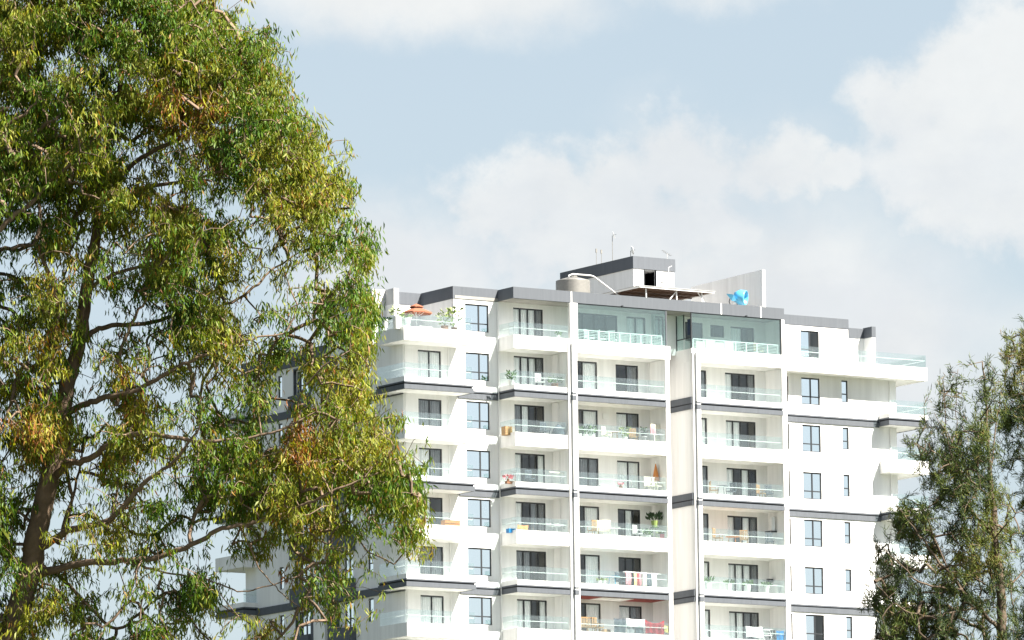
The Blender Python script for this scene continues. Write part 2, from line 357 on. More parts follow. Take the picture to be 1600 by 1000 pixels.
# ---- party walls, fins and posts
def stem(x0,x1,xa,xb,ztop):
    B(x0+.02,x1-.02,P1+.01,0,ZB,T(10)-.88).build('party_wall',WHITE,bd)
    B(xb,x1-.02,P1-.07,P1-.002,ZB,ztop).build('pilaster_strip',PALE,bd)
    B(x0+.02,xa,P1-.07,P1-.002,ZB,ztop).build('pilaster_strip',PALE,bd)
    B(xa,xb,P1-.22,P1-.002,ZB,ztop).build('pilaster_fin',WHITE,bd)
    for k in (9,7,5,3):
        t=T(k); b=MB(); b.box(xa-.03,xb+.03,P1-.25,P1-.07,t-.85,t-.55); b.box(xa-.03,xb+.03,P1-.25,P1-.07,t-.45,t-.36); b.build('pilaster_collar',GREY,bd)
stem(3.99,4.75,4.26,4.48,T(10)-.28)
stem(13.68,14.34,13.92,14.16,T(10)-.28)
B(4.28,4.86,P1,P1+.25,T(10)+.001,ZR).build('post',WHITE,bd)
B(11.62,11.94,P1,0,ZB,T(10)-.88).build('party_wall',WHITE,bd)
B(20.84,21.21,P1,0,ZB,T(10)-.88).build('party_wall',WHITE,bd)
B(20.88,21.10,P1,0,T(10),ZR).build('party_wall',WHITE,bd)
# ---- floor slabs / balconies
def ringbox(b,x0,x1,y0,y1,z0,z1,t,sides,m=0,out=0.):
    # perimeter walls, butted end to end
    if 'F' in sides: b.box(x0-out,x1+out,y0-out,y0+t,z0,z1,m)
    if 'L' in sides: b.box(x0-out,x0+t,y0+t,y1,z0,z1,m)
    if 'R' in sides: b.box(x1-t,x1+out,y0+t,y1,z0,z1,m)
def balcony(k,x0,x1,y0,y1,sides='F',rails='F',ceil=WHITE,ext=None,railx=None):
    t=T(k); banded=k in (9,7,5,3); b=MB()
    zt=t-.05 if banded else t; zb=t-.85 if banded else t-.87
    b.box(x0+.1,x1-.1 if 'R' in sides else x1,y0+.1,y1,zb+.01,t-.16)
    if ext: b.box(*ext,zb+.01,t-.16)
    if banded:
        ringbox(b,x0,x1,y0,y1,t-.36,zt,.14,sides)
        s=b.build('balcony',ceil,bd)
        q=MB(); ringbox(q,x0,x1,y0,y1,t-.85,t-.55,.12,sides,out=.03); q.build('floor_band',GREY,s)
        q=MB(); ringbox(q,x0,x1,y0,y1,t-.45,t-.36,.12,sides,out=.03); q.build('floor_band',GREY,s)
        q=MB(); ringbox(q,x0+.05,x1-.05,y0+.05,y1,t-.55,t-.45,.05,sides); q.build('groove',DARK,s)
    else:
        ringbox(b,x0,x1,y0,y1,zb,zt,.14,sides); s=b.build('balcony',ceil,bd)
    # glass balustrade
    z0=zt-.04; z1=t+.83; rx0,rx1=(railx or (x0,x1))
    def panels(pa,pb,ax):
        L=pb-pa; n=max(1,round(L/1.35))
        for i in range(n):
            a=pa+L*i/n+.012; e=pa+L*(i+1)/n-.012; q=MB()
            if ax=='F': q.box(a,e,y0+.05,y0+.062,z0,z1)
            elif ax=='L': q.box(x0+.05,x0+.062,a,e,z0,z1)
            else: q.box(x1-.062,x1-.05,a,e,z0,z1)
            q.build('glass_panel',GL_RAIL,s)
    r=MB(); zr=t+.47; w=.022
    if 'F' in rails:
        panels(rx0+.05,rx1-.05,'F'); r.tube([(rx0+.1,y0+.13,zr),(rx1-.1,y0+.13,zr)],w,5)
        n=max(1,round((rx1-rx0)/1.35))
        for i in range(n+1):
            xx=min(max(rx0+(rx1-rx0)*i/n,rx0+.12),rx1-.12); r.tube([(xx,y0+.07,zr),(xx,y0+.13,zr)],.012,4)
    if 'L' in rails: panels(y0+.07,y1-.05,'L'); r.tube([(x0+.1,y0+.13,zr),(x0+.1,y1-.1,zr)],w,5)
    if 'R' in rails: panels(y0+.07,y1-.05,'R'); r.tube([(x1-.13,y0+.13,zr),(x1-.13,y1-.1,zr)],w,5)
    if rails: r.build('handrail',METAL,s)
    return s
for k in range(10,2,-1):
    t=T(k)
    s=balcony(k,-8.35,-3.19,P1,1.49 if k<10 else 1.49,'FLR','FL'); 
    # right return and the part that wraps the corner stays outside the wall
    balcony(k,-.05,3.99 if k<10 else 4.75,P1,0,'FL','FL',railx=(-.05,4.2 if k==10 else 3.95))
    if k<10:
        balcony(k,4.75,11.62,P1,0,'F','F',ceil=WHITE); balcony(k,14.34,20.84,P1,0,'F','F')
        balcony(k,29.95,33.15,P2,5,'FLR','FR')
        # far-end balconies of the side wing
        s=balcony(k,X0-1.1,X0,18.0,21.5,'FL','F'); s.location.y-=0
        B(X0+.0,-4,19.5,21.5,t-.85,t-.56).build('balcony',WHITE,bd)
    else:
        b=MB(); b.box(4.75,12.02,P1,P1+.14,t-.87,t); b.box(4.75,11.94,P1+.14,0,t-.86,t-.16); b.build('balcony',WHITE,bd)
        b=MB(); b.box(13.68,21.21,P1,P1+.14,t-.87,t); b.box(13.68,21.0,P1+.14,0,t-.86,t-.16); b.box(13.68,13.82,P1+.14,0,t-.16,t-.02); b.build('balcony',WHITE,bd)
        balcony(k,21.21,33.15,P2,5,'FR','FR')
        B(28.0,XE,.1,8,t-.4,t-.1).build('roof_plate',ROOFM,bd)
# red painted ceiling of one balcony (between floors 5 and 4, second bay)
b=MB(); b.box(4.9,11.5,P1+.15,-.02,T(5)-.862,T(5)-.855); b.build('painted_ceiling',REDCEIL,bd)
b=MB(); b.box(6.6,9.0,P1+.2,-.1,T(5)-.90,T(5)-.864); b.build('ceiling_panel',WHITE,bd)
# ---- bands on plain walls
def hband(x0,x1,y,k,side_=False):
    t=T(k)
    for z0,z1,m,d in ((t-.93,t-.60,GREY,.07),(t-.60,t-.52,DARK,.02),(t-.52,t-.42,GREY,.07)):
        B(x0,x1,y-d,y,z0,z1).build('floor_band',m,bd)
for k in (9,7,5,3):
    t=T(k)
    hband(-3.19+.03,-.09,-.002,k); hband(21.21,29.92,-.002,k)
    B(X0-.09,X0-.002,1.5,17.98,t-.93,t-.44).build('floor_band',GREY,bd)
    B(X0-.09,X0-.002,-.03,1.48,t-.93,t-.87).build('floor_band',GREY,bd)
    b=MB(); b.box(13.60,13.679,P1+.02,3.9,t-.85,t-.55); b.box(13.60,13.679,P1+.02,3.9,t-.47,t-.05); b.build('floor_band',GREY,bd)
    B(13.64,13.679,P1+.02,3.9,t-.55,t-.47).build('groove',DARK,bd)
# downpipes and wall joints
for x in (.02-.12,30.83):
    MB().tube([(x,-.06,ZB),(x,-.06,T(10)-.9 if x>1 else ZR-.1)],.045,6).build('downpipe',WHITE,bd)
MB().tube([(X0+.12,-.05,ZB),(X0+.12,-.05,T(10)-.9)],.03,5).build('downpipe',WHITE,bd)
MB().tube([(-3.9,-.06,ZB),(-3.9,-.06,T(10)-.9)],.05,6).build('downpipe',WHITE,bd)
for k in range(9,2,-1):
    MB().tube([(3.0+.9,-.9,T(k)-.5),(3.9,-.9,T(k)+2.2)],.03,5).build('downpipe',WHITE,bd)
# charcoal vertical strip and window boxes on the side wall
B(X0-.3,X0-.002,7.9,8.9,ZB,T(10)-.8).build('pilaster',GREY,bd)
B(X0-.25,X0-.002,10.75,11.05,ZB,T(10)-1.0).build('pilaster',GREY,bd)
B(X0-.25,X0-.002,9.3,10.7,ZB,T(10)-1.0).build('wall_panel',WALL,bd)
for k in range(9,3,-1):
    t=T(k)
    B(X0-.55,X0-.002,5.9,7.88,t-.95,t+.42).build('window_box',GREY,bd)
    B(X0-.45,X0-.002,11.06,13.3,t-.85,t+.40).build('window_box',GREY,bd)
    b=MB(); b.box(X0-.2,X0-.002,11.06,11.14,t+.41,t+2.1); b.box(X0-.2,X0-.002,12.92,13.0,t+.41,t+2.1); b.box(X0-.2,X0-.002,11.06,13.0,t+2.1,t+2.2); b.build('window_surround',FRAME,bd)
# ---- glazed rooms on the top floor
def glazed(x0,x1,cuts,endL=False,endR=False):
    t=T(10); n=len(cuts)-1
    fr=MB(); fr.box(x0,x1,P1+.04,P1+.10,ZR-.045,ZR+.005)
    if endR: fr.box(x1-.07,x1,P1+.03,P1+.11,t,ZR-.045)
    f=fr.build('glazing_frame',FRAME,bd)
    for i in range(n): B(cuts[i]+.006,cuts[i+1]-.006,P1+.06,P1+.072,t,ZR-.05).build('glass_panel',GL_RED,f)
    return f
f1=glazed(4.88,11.75,[4.88,6.55,8.3,10.0,11.70]); B(11.72,11.80,P1+.03,P1+.11,T(10),ZR-.045).build('frame_post',GREY,f1)
B(11.74,11.752,P1+.12,-.12,T(10),ZR-.05).build('glass_panel',GL_RED,f1)
f2=glazed(13.72,20.86,[13.78,15.5,17.3,19.1,20.80],endR=True)
b=MB(); b.box(13.70,13.78,P1+.03,P1+.11,T(10),ZR-.045); b.box(13.70,13.76,-.16,-.10,T(10)-.3,ZR-.05); b.box(13.70,13.76,P1+.11,-.16,T(10)+.66,T(10)+.72); b.box(13.70,13.76,-1.0,-.94,T(10)+.72,ZR-.05); b.build('frame_post',FRAME,f2)
B(13.72,13.732,P1+.12,-1.02,T(10),T(10)+.64).build('glass_panel',GL_RED,f2); B(13.72,13.732,-.9,-.18,T(10),ZR-.06).build('glass_panel',GL_RED,f2); B(13.745,13.75,P1+.12,-1.35,T(10)+.9,ZR-.4).build('dark_panel',CURTN,f2)
def barrail(x0,x1,n,label,mt):
    t=T(10); y=P1+.2; root=thing('inner_railing',label,'railing',((x0+x1)/2,y,t-.155),'white bar railings inside the glazed top rooms')
    b=MB(); b.box(x0,x1,y-.025,y+.025,t+.62,t+.69)
    b.build('top_rail',mt,root)
    for i in range(n+1):
        x=x0+(x1-x0)*i/n; B(x-.04,x+.04,y-.02,y+.02,t-.155,t+.62).build('post',mt,root)
    for j in range(7):
        z=t-.06+j*.10; MB().tube([(x0,y,z),(x1,y,z)],.017,4).build('bar',mt,root)
barrail(4.95,11.5,8,'white horizontal-bar railing behind the left glazed room front',METAL)
barrail(13.95,20.7,8,'white horizontal-bar railing behind the right glazed room front',METAL)
# ---- rooftop block, fin wall
pt=thing('stair_house','white rooftop stair house with charcoal parapet and dark open doorway','stair house',(16,8,ZR+.2)); pt2=pt
PX=14.58; PXR=17.83; PY=6.0; PZ=72.47; PBK=14.55
def pw(name,mp,u0,u1,z0,z1,holes,m): return wall(name,mp,u0,u1,z0,z1,holes,m,parent=pt)
dh=(15.45,16.35,ZR+.5,71.68)
zg=PZ-.82
pw('wall',front(PY),PX,PXR,ZR+.2,zg,[dh],WHITE); pw('wall',side(PX),PY,PBK,ZR+.2,zg,[],WALL)
b=MB(); b.box(PXR-.1,PXR,PY+.01,PBK,ZR+.2,zg); b.box(PX,PXR,PBK,PBK+.1,ZR+.2,zg); b.build('wall',WALL,pt)
b=MB(); b.box(PX-.06,PXR+.06,PY-.06,PY+.1,zg,PZ); b.box(PX-.06,PX+.1,PY+.1,PBK+.1,zg,PZ); b.box(PXR-.1,PXR+.06,PY+.1,PBK+.1,zg,PZ); b.build('parapet',GREY,pt)
B(PX+.1,PXR-.1,PY+.1,PBK,zg-.1,zg+.1).build('roof',PALE,pt)
b=MB(); b.box(dh[0]-.05,dh[0],PY-.03,PY+.1,dh[2],dh[3]+.05); b.box(dh[1],dh[1]+.05,PY-.03,PY+.1,dh[2],dh[3]+.05); b.box(dh[0],dh[1],PY-.03,PY+.1,dh[3],dh[3]+.05); b.build('door_frame',FRAME,pt)
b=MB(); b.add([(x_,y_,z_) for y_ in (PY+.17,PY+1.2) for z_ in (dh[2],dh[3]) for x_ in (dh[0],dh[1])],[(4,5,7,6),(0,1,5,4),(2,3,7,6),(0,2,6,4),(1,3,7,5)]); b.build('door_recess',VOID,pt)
B(16.75,16.95,PY-.08,PY,70.9,71.35).build('meter_box',PALE,pt)
MB().tube([(17.35,PY-.05,ZR+.3),(17.35,PY-.05,71.9),(17.6,PY-.05,72.0)],.03,5).build('downpipe',WHITE,pt)
fn=MB(); fn.add([(21.43,1,ZR+.2),(21.66,1,ZR+.2),(21.66,9.3,ZR+.2),(21.43,9.3,ZR+.2),(21.43,1,71.40),(21.66,1,71.40),(21.66,9.3,71.3),(21.43,9.3,71.3)],[(0,3,2,1),(4,5,6,7),(0,1,5,4),(1,2,6,5),(2,3,7,6),(3,0,4,7)])
tag(fn.build('fin_wall',WHITE),'thin beige-white fin wall rising alone above the right side of the roof','wall')
# ================================================================ rooftop things
FL=ZR+.2
def tank():
    t=thing('water_tank','ribbed galvanised water tank on the roof in front of the stair house','water tank',(7.9,3,FL))
    prof=[(1.1,FL)]; z=FL
    while z<69.9:
        prof+=[(1.13,z+.05),(1.10,z+.1)]; z+=.1
    prof+=[(1.05,70.0),(.4,70.2),(0,70.22)]
    MB().lathe((7.9,3.2,0),prof,24).build('tank_body',STEEL,t,True)
    MB().lathe((7.9,3.2,70.2),[(.3,0),(.3,.1),(0,.12)],14).build('lid',STEEL,t)
    MB().tube([(7.15,2.6,70.0),(7.2,2.6,70.22),(7.5,2.6,70.33),(8.9,2.6,70.33),(9.15,2.6,70.28),(11.3,2.6,69.05),(11.4,2.6,FL)],.055,8).build('white_pipe',PALE,t,True)
tank()
t=thing('roof_pergola','low flat roof pergola of brown slats on thin pale posts','pergola',(13.6,2.2,FL),)
z=69.36
b=MB(); b.box(10.9,16.8,-.1,0.0,z,z+.10); b.box(10.9,16.8,4.6,4.7,z,z+.10); b.box(10.9,11,0.0,4.6,z,z+.10); b.box(16.7,16.8,0,4.6,z,z+.10); b.build('frame',METAL,t)
for i in range(12): B(11.2+i*.46,11.5+i*.46,.02,4.58,z+.01,z+.06).build('slat',WOOD,t)
for y in (1.2,2.4,3.6): B(11.0,16.7,y-.04,y+.04,z-.07,z).build('beam',WOOD,t)
B(10.85,16.85,-.15,4.75,z+.105,z+.13).build('roof_sheet',PALE,t)
for x,y in ((11.6,.2),(14.0,.2),(16.0,.2),(11.6,4.4),(14.0,4.4),(16.3,4.4)): MB().tube([(x,y,FL),(x,y,z)],.05,6).build('post',METAL,t)
for x,dx in ((14.0,-.9),(15.7,.8)): MB().tube([(x,.2,z),(x-dx*0+dx,.2,z-1.0)],.035,5).build('strut',METAL,t)
def dish(p,name,label,r,ax,pole,group='antennas and dishes on the stair house roof'):
    t=thing(name,label,'antenna',p,group); x,y,z=p
    MB().tube([(x,y,z),(x,y,z+pole)],.022,5).build('pole',STEEL,t)
    a=Vector(ax).normalized(); c=Vector((x,y,z+pole))+a*.05
    MB().lathe(c,[(0.02,0),(r*.6,r*.08),(r,r*.25),(r*.98,r*.27),(r*.6,r*.1),(0.01,.02)],14,axis=a).build('dish',METAL,t,True)
    MB().tube([c,c+a*r*.9],.012,4).build('feed_arm',FRAME,t)
    return t
RZ=PZ-.02
def onroof(px,y): return atY(px,y)
dish((14.9,8.9,RZ-.8),'satellite_dish','small white satellite dish on the tallest pole of the stair house roof',.26,(.8,-.6,.3),2.6)
MB().tube([(14.9,8.88,RZ+1.0),(15.15,8.6,RZ+1.15)],.02,4)
dish((14.72,6.5,RZ-.1),'satellite_dish','round white satellite dish near the stair house front corner',.30,(.9,-.3,.2),.55)
for px,h,lab in ((958,1.15,'thin bare antenna pole, leftmost on the stair house roof'),(965.5,1.0,'thin antenna pole second from left on the stair house roof')):
    y=10.6 if px<960 else 10.0; x=14.75
    t=thing('antenna_pole',lab,'antenna',(x,y,RZ-.8),'antennas and dishes on the stair house roof')
    MB().tube([(x,y,RZ-.8),(x,y,RZ+h)],.018,5).build('pole',STEEL,t); B(x-.05,x+.05,y-.03,y+.03,RZ+h-.28,RZ+h-.02).build('antenna_head',STEEL,t)
t=thing('tv_antenna','small spiky television aerial at the right end of the stair house roof','antenna',(17.5,6.3,RZ),'antennas and dishes on the stair house roof')
b=MB().tube([(17.5,6.3,RZ-.5),(17.5,6.3,RZ+.42)],.02,5); b.build('pole',PALE,t)
b=MB().tube([(17.1,6.3,RZ+.62),(17.8,6.3,RZ+.3)],.012,4)
for i in range(5): b.tube([(17.15+i*.15,6.1,RZ+.6-i*.068),(17.15+i*.15,6.5,RZ+.6-i*.068)],.008,4)
b.build('elements',STEEL,t)
# blue mixer
def mixer():
    x,y,z=19.3,.6,FL+.62
    tag(B(x-1.3,x+.9,y-.5,y+.6,FL,z).build('roof_plinth',PALE),'pale concrete plinth under the blue mixer','plinth')
    t=thing('concrete_mixer','bright blue tilted drum mixer on the roof beside the fin wall','mixer',(x,y,z))
    ax=(.62,-.80,-.14); c=(x+.1,y,z+.85)
    MB().lathe(c,[(.02,-.45),(.34,-.42),(.50,-.1),(.50,.28),(.46,.36),(.43,.30),(.36,.05),(.02,0)],20,axis=ax).build('drum',LBLUE,t,True)
    MB().lathe(c,[(.45,.31),(.40,.05),(.02,.0)],20,axis=ax).build('drum_mouth',BLUE,t,True)
    b=MB(); b.add([(x-1.15,y-.1,z+1.0),(x-.75,y-.35,z+.95),(x-.3,y-.1,z+.6),(x-.75,y+.25,z+.95),(x-.7,y-.1,z+.55)],[(0,1,3),(1,2,3),(0,4,1),(1,4,2),(3,2,4),(0,3,4)]); b.build('motor_hood',LBLUE,t)
    b=MB(); b.tube([(x-.75,y,z+.8),(x-.85,y,z+.5),(x-.7,y,z+.2),(x-.3,y,z+.08),(x,y,z+.05)],.035,5); b.tube([(x+.3,y,z+.5),(x+.45,y,z+.02)],.035,5); b.tube([(x,y+.3,z+.5),(x+.1,y+.4,z+.02)],.035,5); b.build('stand',FRAME,t)
    MB().lathe((x+.45,y-.1,z+.12),[(.02,-.04),(.14,-.04),(.14,.04),(.02,.04)],12,axis=(0,1,0)).build('wheel',BLACK,t)
mixer()
# ================================================================ things on balconies
rnd=random.Random(5)
FLOOR=lambda k:T(k)-.545
LEAFC={}
def plant(x,y,z,h,label,leafm=None,pot=None,pr=.16,ph=.3,spread=.35,kind='potted_plant',group='potted plants on the balconies',n=46,L=.22,upright=.4):
    z+=.39; h-=.39; t=thing(kind,label,'plant',(x,y,z),group)
    MB().lathe((x,y,z),[(0.01,0),(pr*.75,0),(pr,ph),(pr*.9,ph),(pr*.85,ph-.04),(0.01,ph-.04)],12).build('pot',pot or POTW,t)
    b=MB()
    for i in range(5):
        a=rnd.uniform(0,6.28); q=(x+math.cos(a)*spread*.4,y+math.sin(a)*spread*.3,z+ph+(h-ph)*rnd.uniform(.5,.9)); b.tube([(x,y,z+ph-.04),q],.012,4)
    b.build('stem',GREENP,t)
    b=MB()
    for i in range(n):
        a=rnd.uniform(0,6.28); r=spread*math.sqrt(rnd.random()); zz=z+ph+(h-ph)*(rnd.random()**.7); c=Vector((x+r*math.cos(a),y+r*.7*math.sin(a),zz))
        d=Vector((math.cos(a),math.sin(a),rnd.uniform(-.3,1)+upright)).normalized()*L*rnd.uniform(.6,1.1); w=d.cross(Vector((rnd.uniform(-1,1),rnd.uniform(-1,1),rnd.uniform(-1,1)))).normalized()*L*.22
        b.add([c,c+d*.5+w,c+d,c+d*.5-w],[(0,1,2,3)])
    b.build('foliage',leafm or GREENP,t); return t
def chair(x,y,z,label,m,rz=0,s=1.,group='chairs on the balconies',hback=.95):
    z+=.39; t=thing('chair',label,'chair',(x,y,z),group); rm=Matrix.Rotation(rz,4,'Z')
    def tf(b): b.v=[tuple(rm@(Vector(v)*s)+Vector((x,y,z))) for v in b.v]; return b
    tf(B(-.24,.24,-.24,.24,.40,.45)).build('seat',m,t)
    b=MB(); 
    for i in range(5): b.box(-.22+i*.1,-.16+i*.1,.22,.26,.45,hback)
    b.box(-.24,.24,.215,.265,hback,hback+.06); tf(b).build('backrest',m,t)
    for sx in (-.21,.21):
        for sy in (-.21,.23): tf(MB().tube([(sx,sy,0),(sx,sy,.40)],.02,5)).build('leg',m,t)
    b=MB()
    for sx in (-.25,.25): b.tube([(sx,-.2,.42),(sx,-.2,.64),(sx,.24,.66)],.02,5)
    tf(b).build('armrest',m,t); return t
def table(x,y,z,label,m,r=.35,h=.72,group='tables on the balconies'):
    z+=.39; t=thing('table',label,'table',(x,y,z),group)
    MB().lathe((x,y,z+h-.03),[(0.01,0),(r,0),(r,.03),(.01,.03)],16).build('tabletop',m,t)
    for i in range(3):
        a=i*2.1+.4; MB().tube([(x+r*.75*math.cos(a),y+r*.75*math.sin(a),z),(x+r*.5*math.cos(a),y+r*.5*math.sin(a),z+h-.03)],.018,5).build('leg',m,t)
def cloth(x0,x1,z0,z1,y,m,name,label,cat,group=None,fold=.05,sag=.04,thick=.012):
    K=max(6,int((x1-x0)/.07)); b=MB(); vs=[]; J=6; ph=rnd.uniform(0,6)
    for s_ in (0,thick):
        for j in range(J+1):
            for i in range(K+1):
                u=i/K; v=j/J; f=fold*math.sin(u*(x1-x0)*14+ph+math.sin(v*3)*.6)*(.3+.7*(1-v))
                vs.append((x0+(x1-x0)*u+.02*math.sin(v*5+ph),y+f+s_,z0+(z1-z0)*v-sag*math.sin(math.pi*u)*v+(.04*math.sin(u*7+ph) if j==0 else 0)))
    n=(K+1)*(J+1); fs=[]
    for j in range(J):
        for i in range(K):
            a=j*(K+1)+i; fs.append((a,a+1,a+K+2,a+K+1)); fs.append((n+a,n+a+K+1,n+a+K+2,n+a+1))
    b.add(vs,fs); return tag(b.build(name,m,smooth=True),label,cat,group)
def obox(name,label,cat,x0,x1,y0,y1,z0,z1,m,group=None,slats=0,sm=None):
    if z1-z0>.5 or name=='blue_basin': z0+=.39
    elif name in('storage_chest',): z0+=.39
    t=thing(name,label,cat,((x0+x1)/2,(y0+y1)/2,z0),group); B(x0+.01,x1-.01,y0+.01,y1-.01,z0,z1-.03).build('body',m,t); B(x0,x1,y0,y1,z1-.03,z1).build('top',sm or m,t)
    for i in range(slats):
        zz=z0+.03+(z1-z0-.08)*i/max(1,slats); B(x0,x1,y0-.008,y0+.008,zz,zz+.03).build('slat',sm or m,t)
    return t
yb=-1.25; P=atY
# A terrace, top floor
z=FLOOR(10)
def parasol(x,y,z,h,r,m,label,closed=False):
    z+=.39; h-=.39
    t=thing('garden_parasol',label,'parasol',(x,y,z))
    MB().tube([(x,y,z),(x,y,z+h+(.1 if not closed else .3))],.03,6).build('pole',METAL,t)
    MB().lathe((x,y,z),[(.01,0),(.28,0),(.28,.06),(.05,.1)],12).build('base',PALE,t)
    if closed:
        MB().lathe((x,y,z+h-1.0),[(.02,1.15),(.07,.9),(.16,.5),(.2,.2),(.24,.0),(.1,.06),(.03,.1)],9).build('canopy',m,t)
    else:
        MB().lathe((x,y,z+h),[(.01,.16),(r*.45,-.04),(r*.45,-.10),(r*.3,-.06),(.02,.02)],8).build('vent_canopy',m,t)
        MB().lathe((x,y,z+h),[(r*.28,-.12),(r,-.44),(r,-.52),(r*.98,-.46),(r*.3,-.17),(.03,-.12)],8).build('canopy',m,t)
        for i in range(8):
            a=2*math.pi*i/8; MB().tube([(x,y,z+h-.75),(x+r*.6*math.cos(a),y+r*.6*math.sin(a),z+h-.33)],.012,4).build('rib',METAL,t)
parasol(P(653,-.2),-.2,z,2.15,1.02,TILE,'terracotta two-tiered parasol open on the top left terrace')
plant(P(622,-1.4),-1.4,z,1.75,'tall yellowish plant in a white planter at the terrace corner left of the parasol',PALEG,POTW,.28,.8,.42,n=70)
plant(P(637,-1.3),-1.3,z,1.3,'bushy flowering plant in a white planter below the parasol',PALEG,POTW,.3,.75,.38,n=60)
plant(P(697,-1.0),-1.0,z,1.85,'yellow-green shrub in a pot right of the terrace parasol',PALEG,POTB,.25,.5,.5,n=90)
plant(P(712,-1.3),-1.3,z,1.95,'thin palm in a pot against the white wall at the terrace right end',PALEG,POTB,.2,.4,.4,n=40,L=.4)
plant(P(604,-1.5),-1.5,z,.95,'low dark plant trailing over the terrace left glass',DGREEN,POTW,.2,.5,.35,n=50)
plant(-8.1,.9,z,1.15,'dark plant at the far left end of the terrace glass',DGREEN,POTW,.2,.5,.35,n=60)
obox('planter_box','long white planter box behind the terrace glass','planter',P(655,-.3),P(675,-.3),-.5,-.1,z,z+.85,POTW)
plant(P(874,yb),yb,z,.95,'lone thin plant on the top balcony left of the glazed rooms',GREENP,POTW,.12,.4,.15,n=18)
# floor 9, C
z=FLOOR(9)
plant(P(800,yb-.1),yb-.1,z,1.35,'leafy plant at the left corner of the balcony below the top one',GREENP,POTW,.2,.4,.3,n=60)
plant(P(868,yb),yb,z,1.15,'wide green bush at the right end of the balcony below the top one',GREENP,POTB,.25,.4,.42,n=90)
chair(P(845,yb),yb,z,'pale chair beside the green bush on the second balcony from the top',PALE)
# floor 8, C
z=FLOOR(8)
obox('cane_crate','tan cane crate at the left corner of a balcony','crate',P(786,-1.0),P(797,-1.0),-1.3,-.8,z,z+.95,TAN,slats=4)
chair(P(852,yb),yb,z,'grey-blue chair on the balcony holding the cane crate',SLATE)
t=thing('bean_bag','dark grey bean bag at the right end of the balcony with the cane crate','bean bag',(P(873,yb),yb,z+.39)); MB().lathe((P(873,yb),yb,z+.39),[(.02,0),(.42,.05),(.46,.3),(.36,.6),(.15,.85),(.02,.9)],14).build('bag',SLATE,t,True); B(P(873,yb)-.04,P(873,yb)+.04,yb-.04,yb+.04,z+1.27,z+1.32).build('handle',SLATE,t)
# floor 8, D
for i,(px,h,sp,n,lab) in enumerate(((906,1.2,.3,60,'leafy potted plant beside the pilaster, leftmost on the balcony with the white towel rack'),(915,1.3,.3,60,'second potted plant from the pilaster on the balcony with the white towel rack'),(926,1.3,.28,50,'third potted plant from the pilaster, with curved leaves'),(977,1.35,.32,60,'yellow-green potted plant by the right glass door, on the balcony with the towel rack'))):
    plant(P(px,yb),yb,z,h,lab,[GREENP,DGREEN,GREENP,PALEG][i],POTW,.16,.4,sp,n=n)
chair(P(948,yb),yb,z,'white chair in the middle of the balcony with the white towel rack',CREAM,.4)
chair(P(990,yb),yb,z,'brown chair right of the yellow-green plant on the balcony with the white towel rack',TAN,-.3)
table(P(962,yb),yb,z,'low tan table between the white chair and the yellow-green plant',TAN,.35,.7)
table(P(1007,-1.0),-1.0,z,'small stool carrying the round dark bowl',PALE,.2,.55); plant(P(1007,-1.0),-1.0,z+.55,.95,'small plant in a round dark bowl beside the drying rack',DGREEN,FRAME,.24,.28,.2,n=20,kind='bowl_plant')
def rack(x0,x1,y,z,h,label,shelves=3):
    t=thing('drying_rack',label,'drying rack',((x0+x1)/2,y,z))
    for x in (x0,x1):
        MB().tube([(x,y-.2,z+.39),(x,y+.2,z+h)],.015,5).build('leg',METAL,t); MB().tube([(x,y+.2,z+.39),(x,y-.2,z+h)],.015,5).build('leg',METAL,t)
    for j in range(shelves):
        zz=z+h*(1-j*.28)
        for yy in (-.18,0,.18): MB().tube([(x0,y+yy,zz),(x1,y+yy,zz)],.01,4).build('rail',METAL,t)
rack(P(1019,-.9),P(1034,-.9),-.9,z,1.75,'white tiered drying rack holding pink and white cloths')
cloth(P(1018,-1.15),P(1034,-1.15),z+1.35,z+1.78,-1.15,CREAM,'towel','white towel on the top tier of the drying rack','towel','washing on the drying rack')
cloth(P(1017,-1.2),P(1024,-1.2),z+1.1,z+1.55,-1.22,PINK,'towel','pink cloth hanging from the drying rack','towel','washing on the drying rack')
cloth(P(1022,-1.1),P(1036,-1.1),z+.6,z+1.1,-1.12,CREAM,'towel','white cloth on the lower tier of the drying rack','towel','washing on the drying rack')
B_=obox('ceiling_light','square white wall light between the doors of the balcony with the white towel rack','light',7.9,8.35,-.1,-.01,z+2.05,z+2.4,METAL)
# floor 7, C
z=FLOOR(7)
obox('flower_trough','long trough at the left corner of a balcony with fading pink flowers','planter',P(788,-1.2),P(802,-1.2),-1.45,-1.2,z,z+.55,POTB)
plant(P(793,-1.3),-1.33,z+.16,.74,'pink-flowering plant in the long trough',PINK,POTB,.1,.12,.3,n=40)
chair(P(828,yb),yb,z,'grey folding chair before the half open door, beside the leaning parasol pole',SLATE)
t=thing('folded_rack','white folding rack leaning at the right end of a balcony','drying rack',(P(876,yb),yb,z))
for o_ in (0,.25): MB().tube([(P(868,yb)+o_,yb,z+.2),(P(884,yb)+o_*.3,yb,z+1.3)],.03,5).build('rail',METAL,t)
MB().tube([(P(858,yb),yb,z+1.32),(P(884,yb),yb,z+1.3)],.04,5).build('crossbar',CREAM,t)
# floor 7, D
z=FLOOR(7)
parasol(P(1024,-.9),-.9,z,2.25,.3,ORANGE,'folded orange parasol standing at the right end of a balcony',True)
chair(P(1014,yb),yb,z,'cream chair left of the folded orange parasol',CREAM,0,1.05)
chair(P(1026,yb),yb,z,'cream chair in front of the folded orange parasol',CREAM,.2,1.05)
obox('storage_chest','low grey chest near the pilaster of the orange parasol balcony','chest',P(938,yb),P(946,yb),yb,yb+.4,z,z+.72,PALE)
plant(P(969,yb),yb,z,.9,'tiny plant at the foot of the right door on the orange parasol balcony',PINK,POTB,.12,.35,.15,n=20)
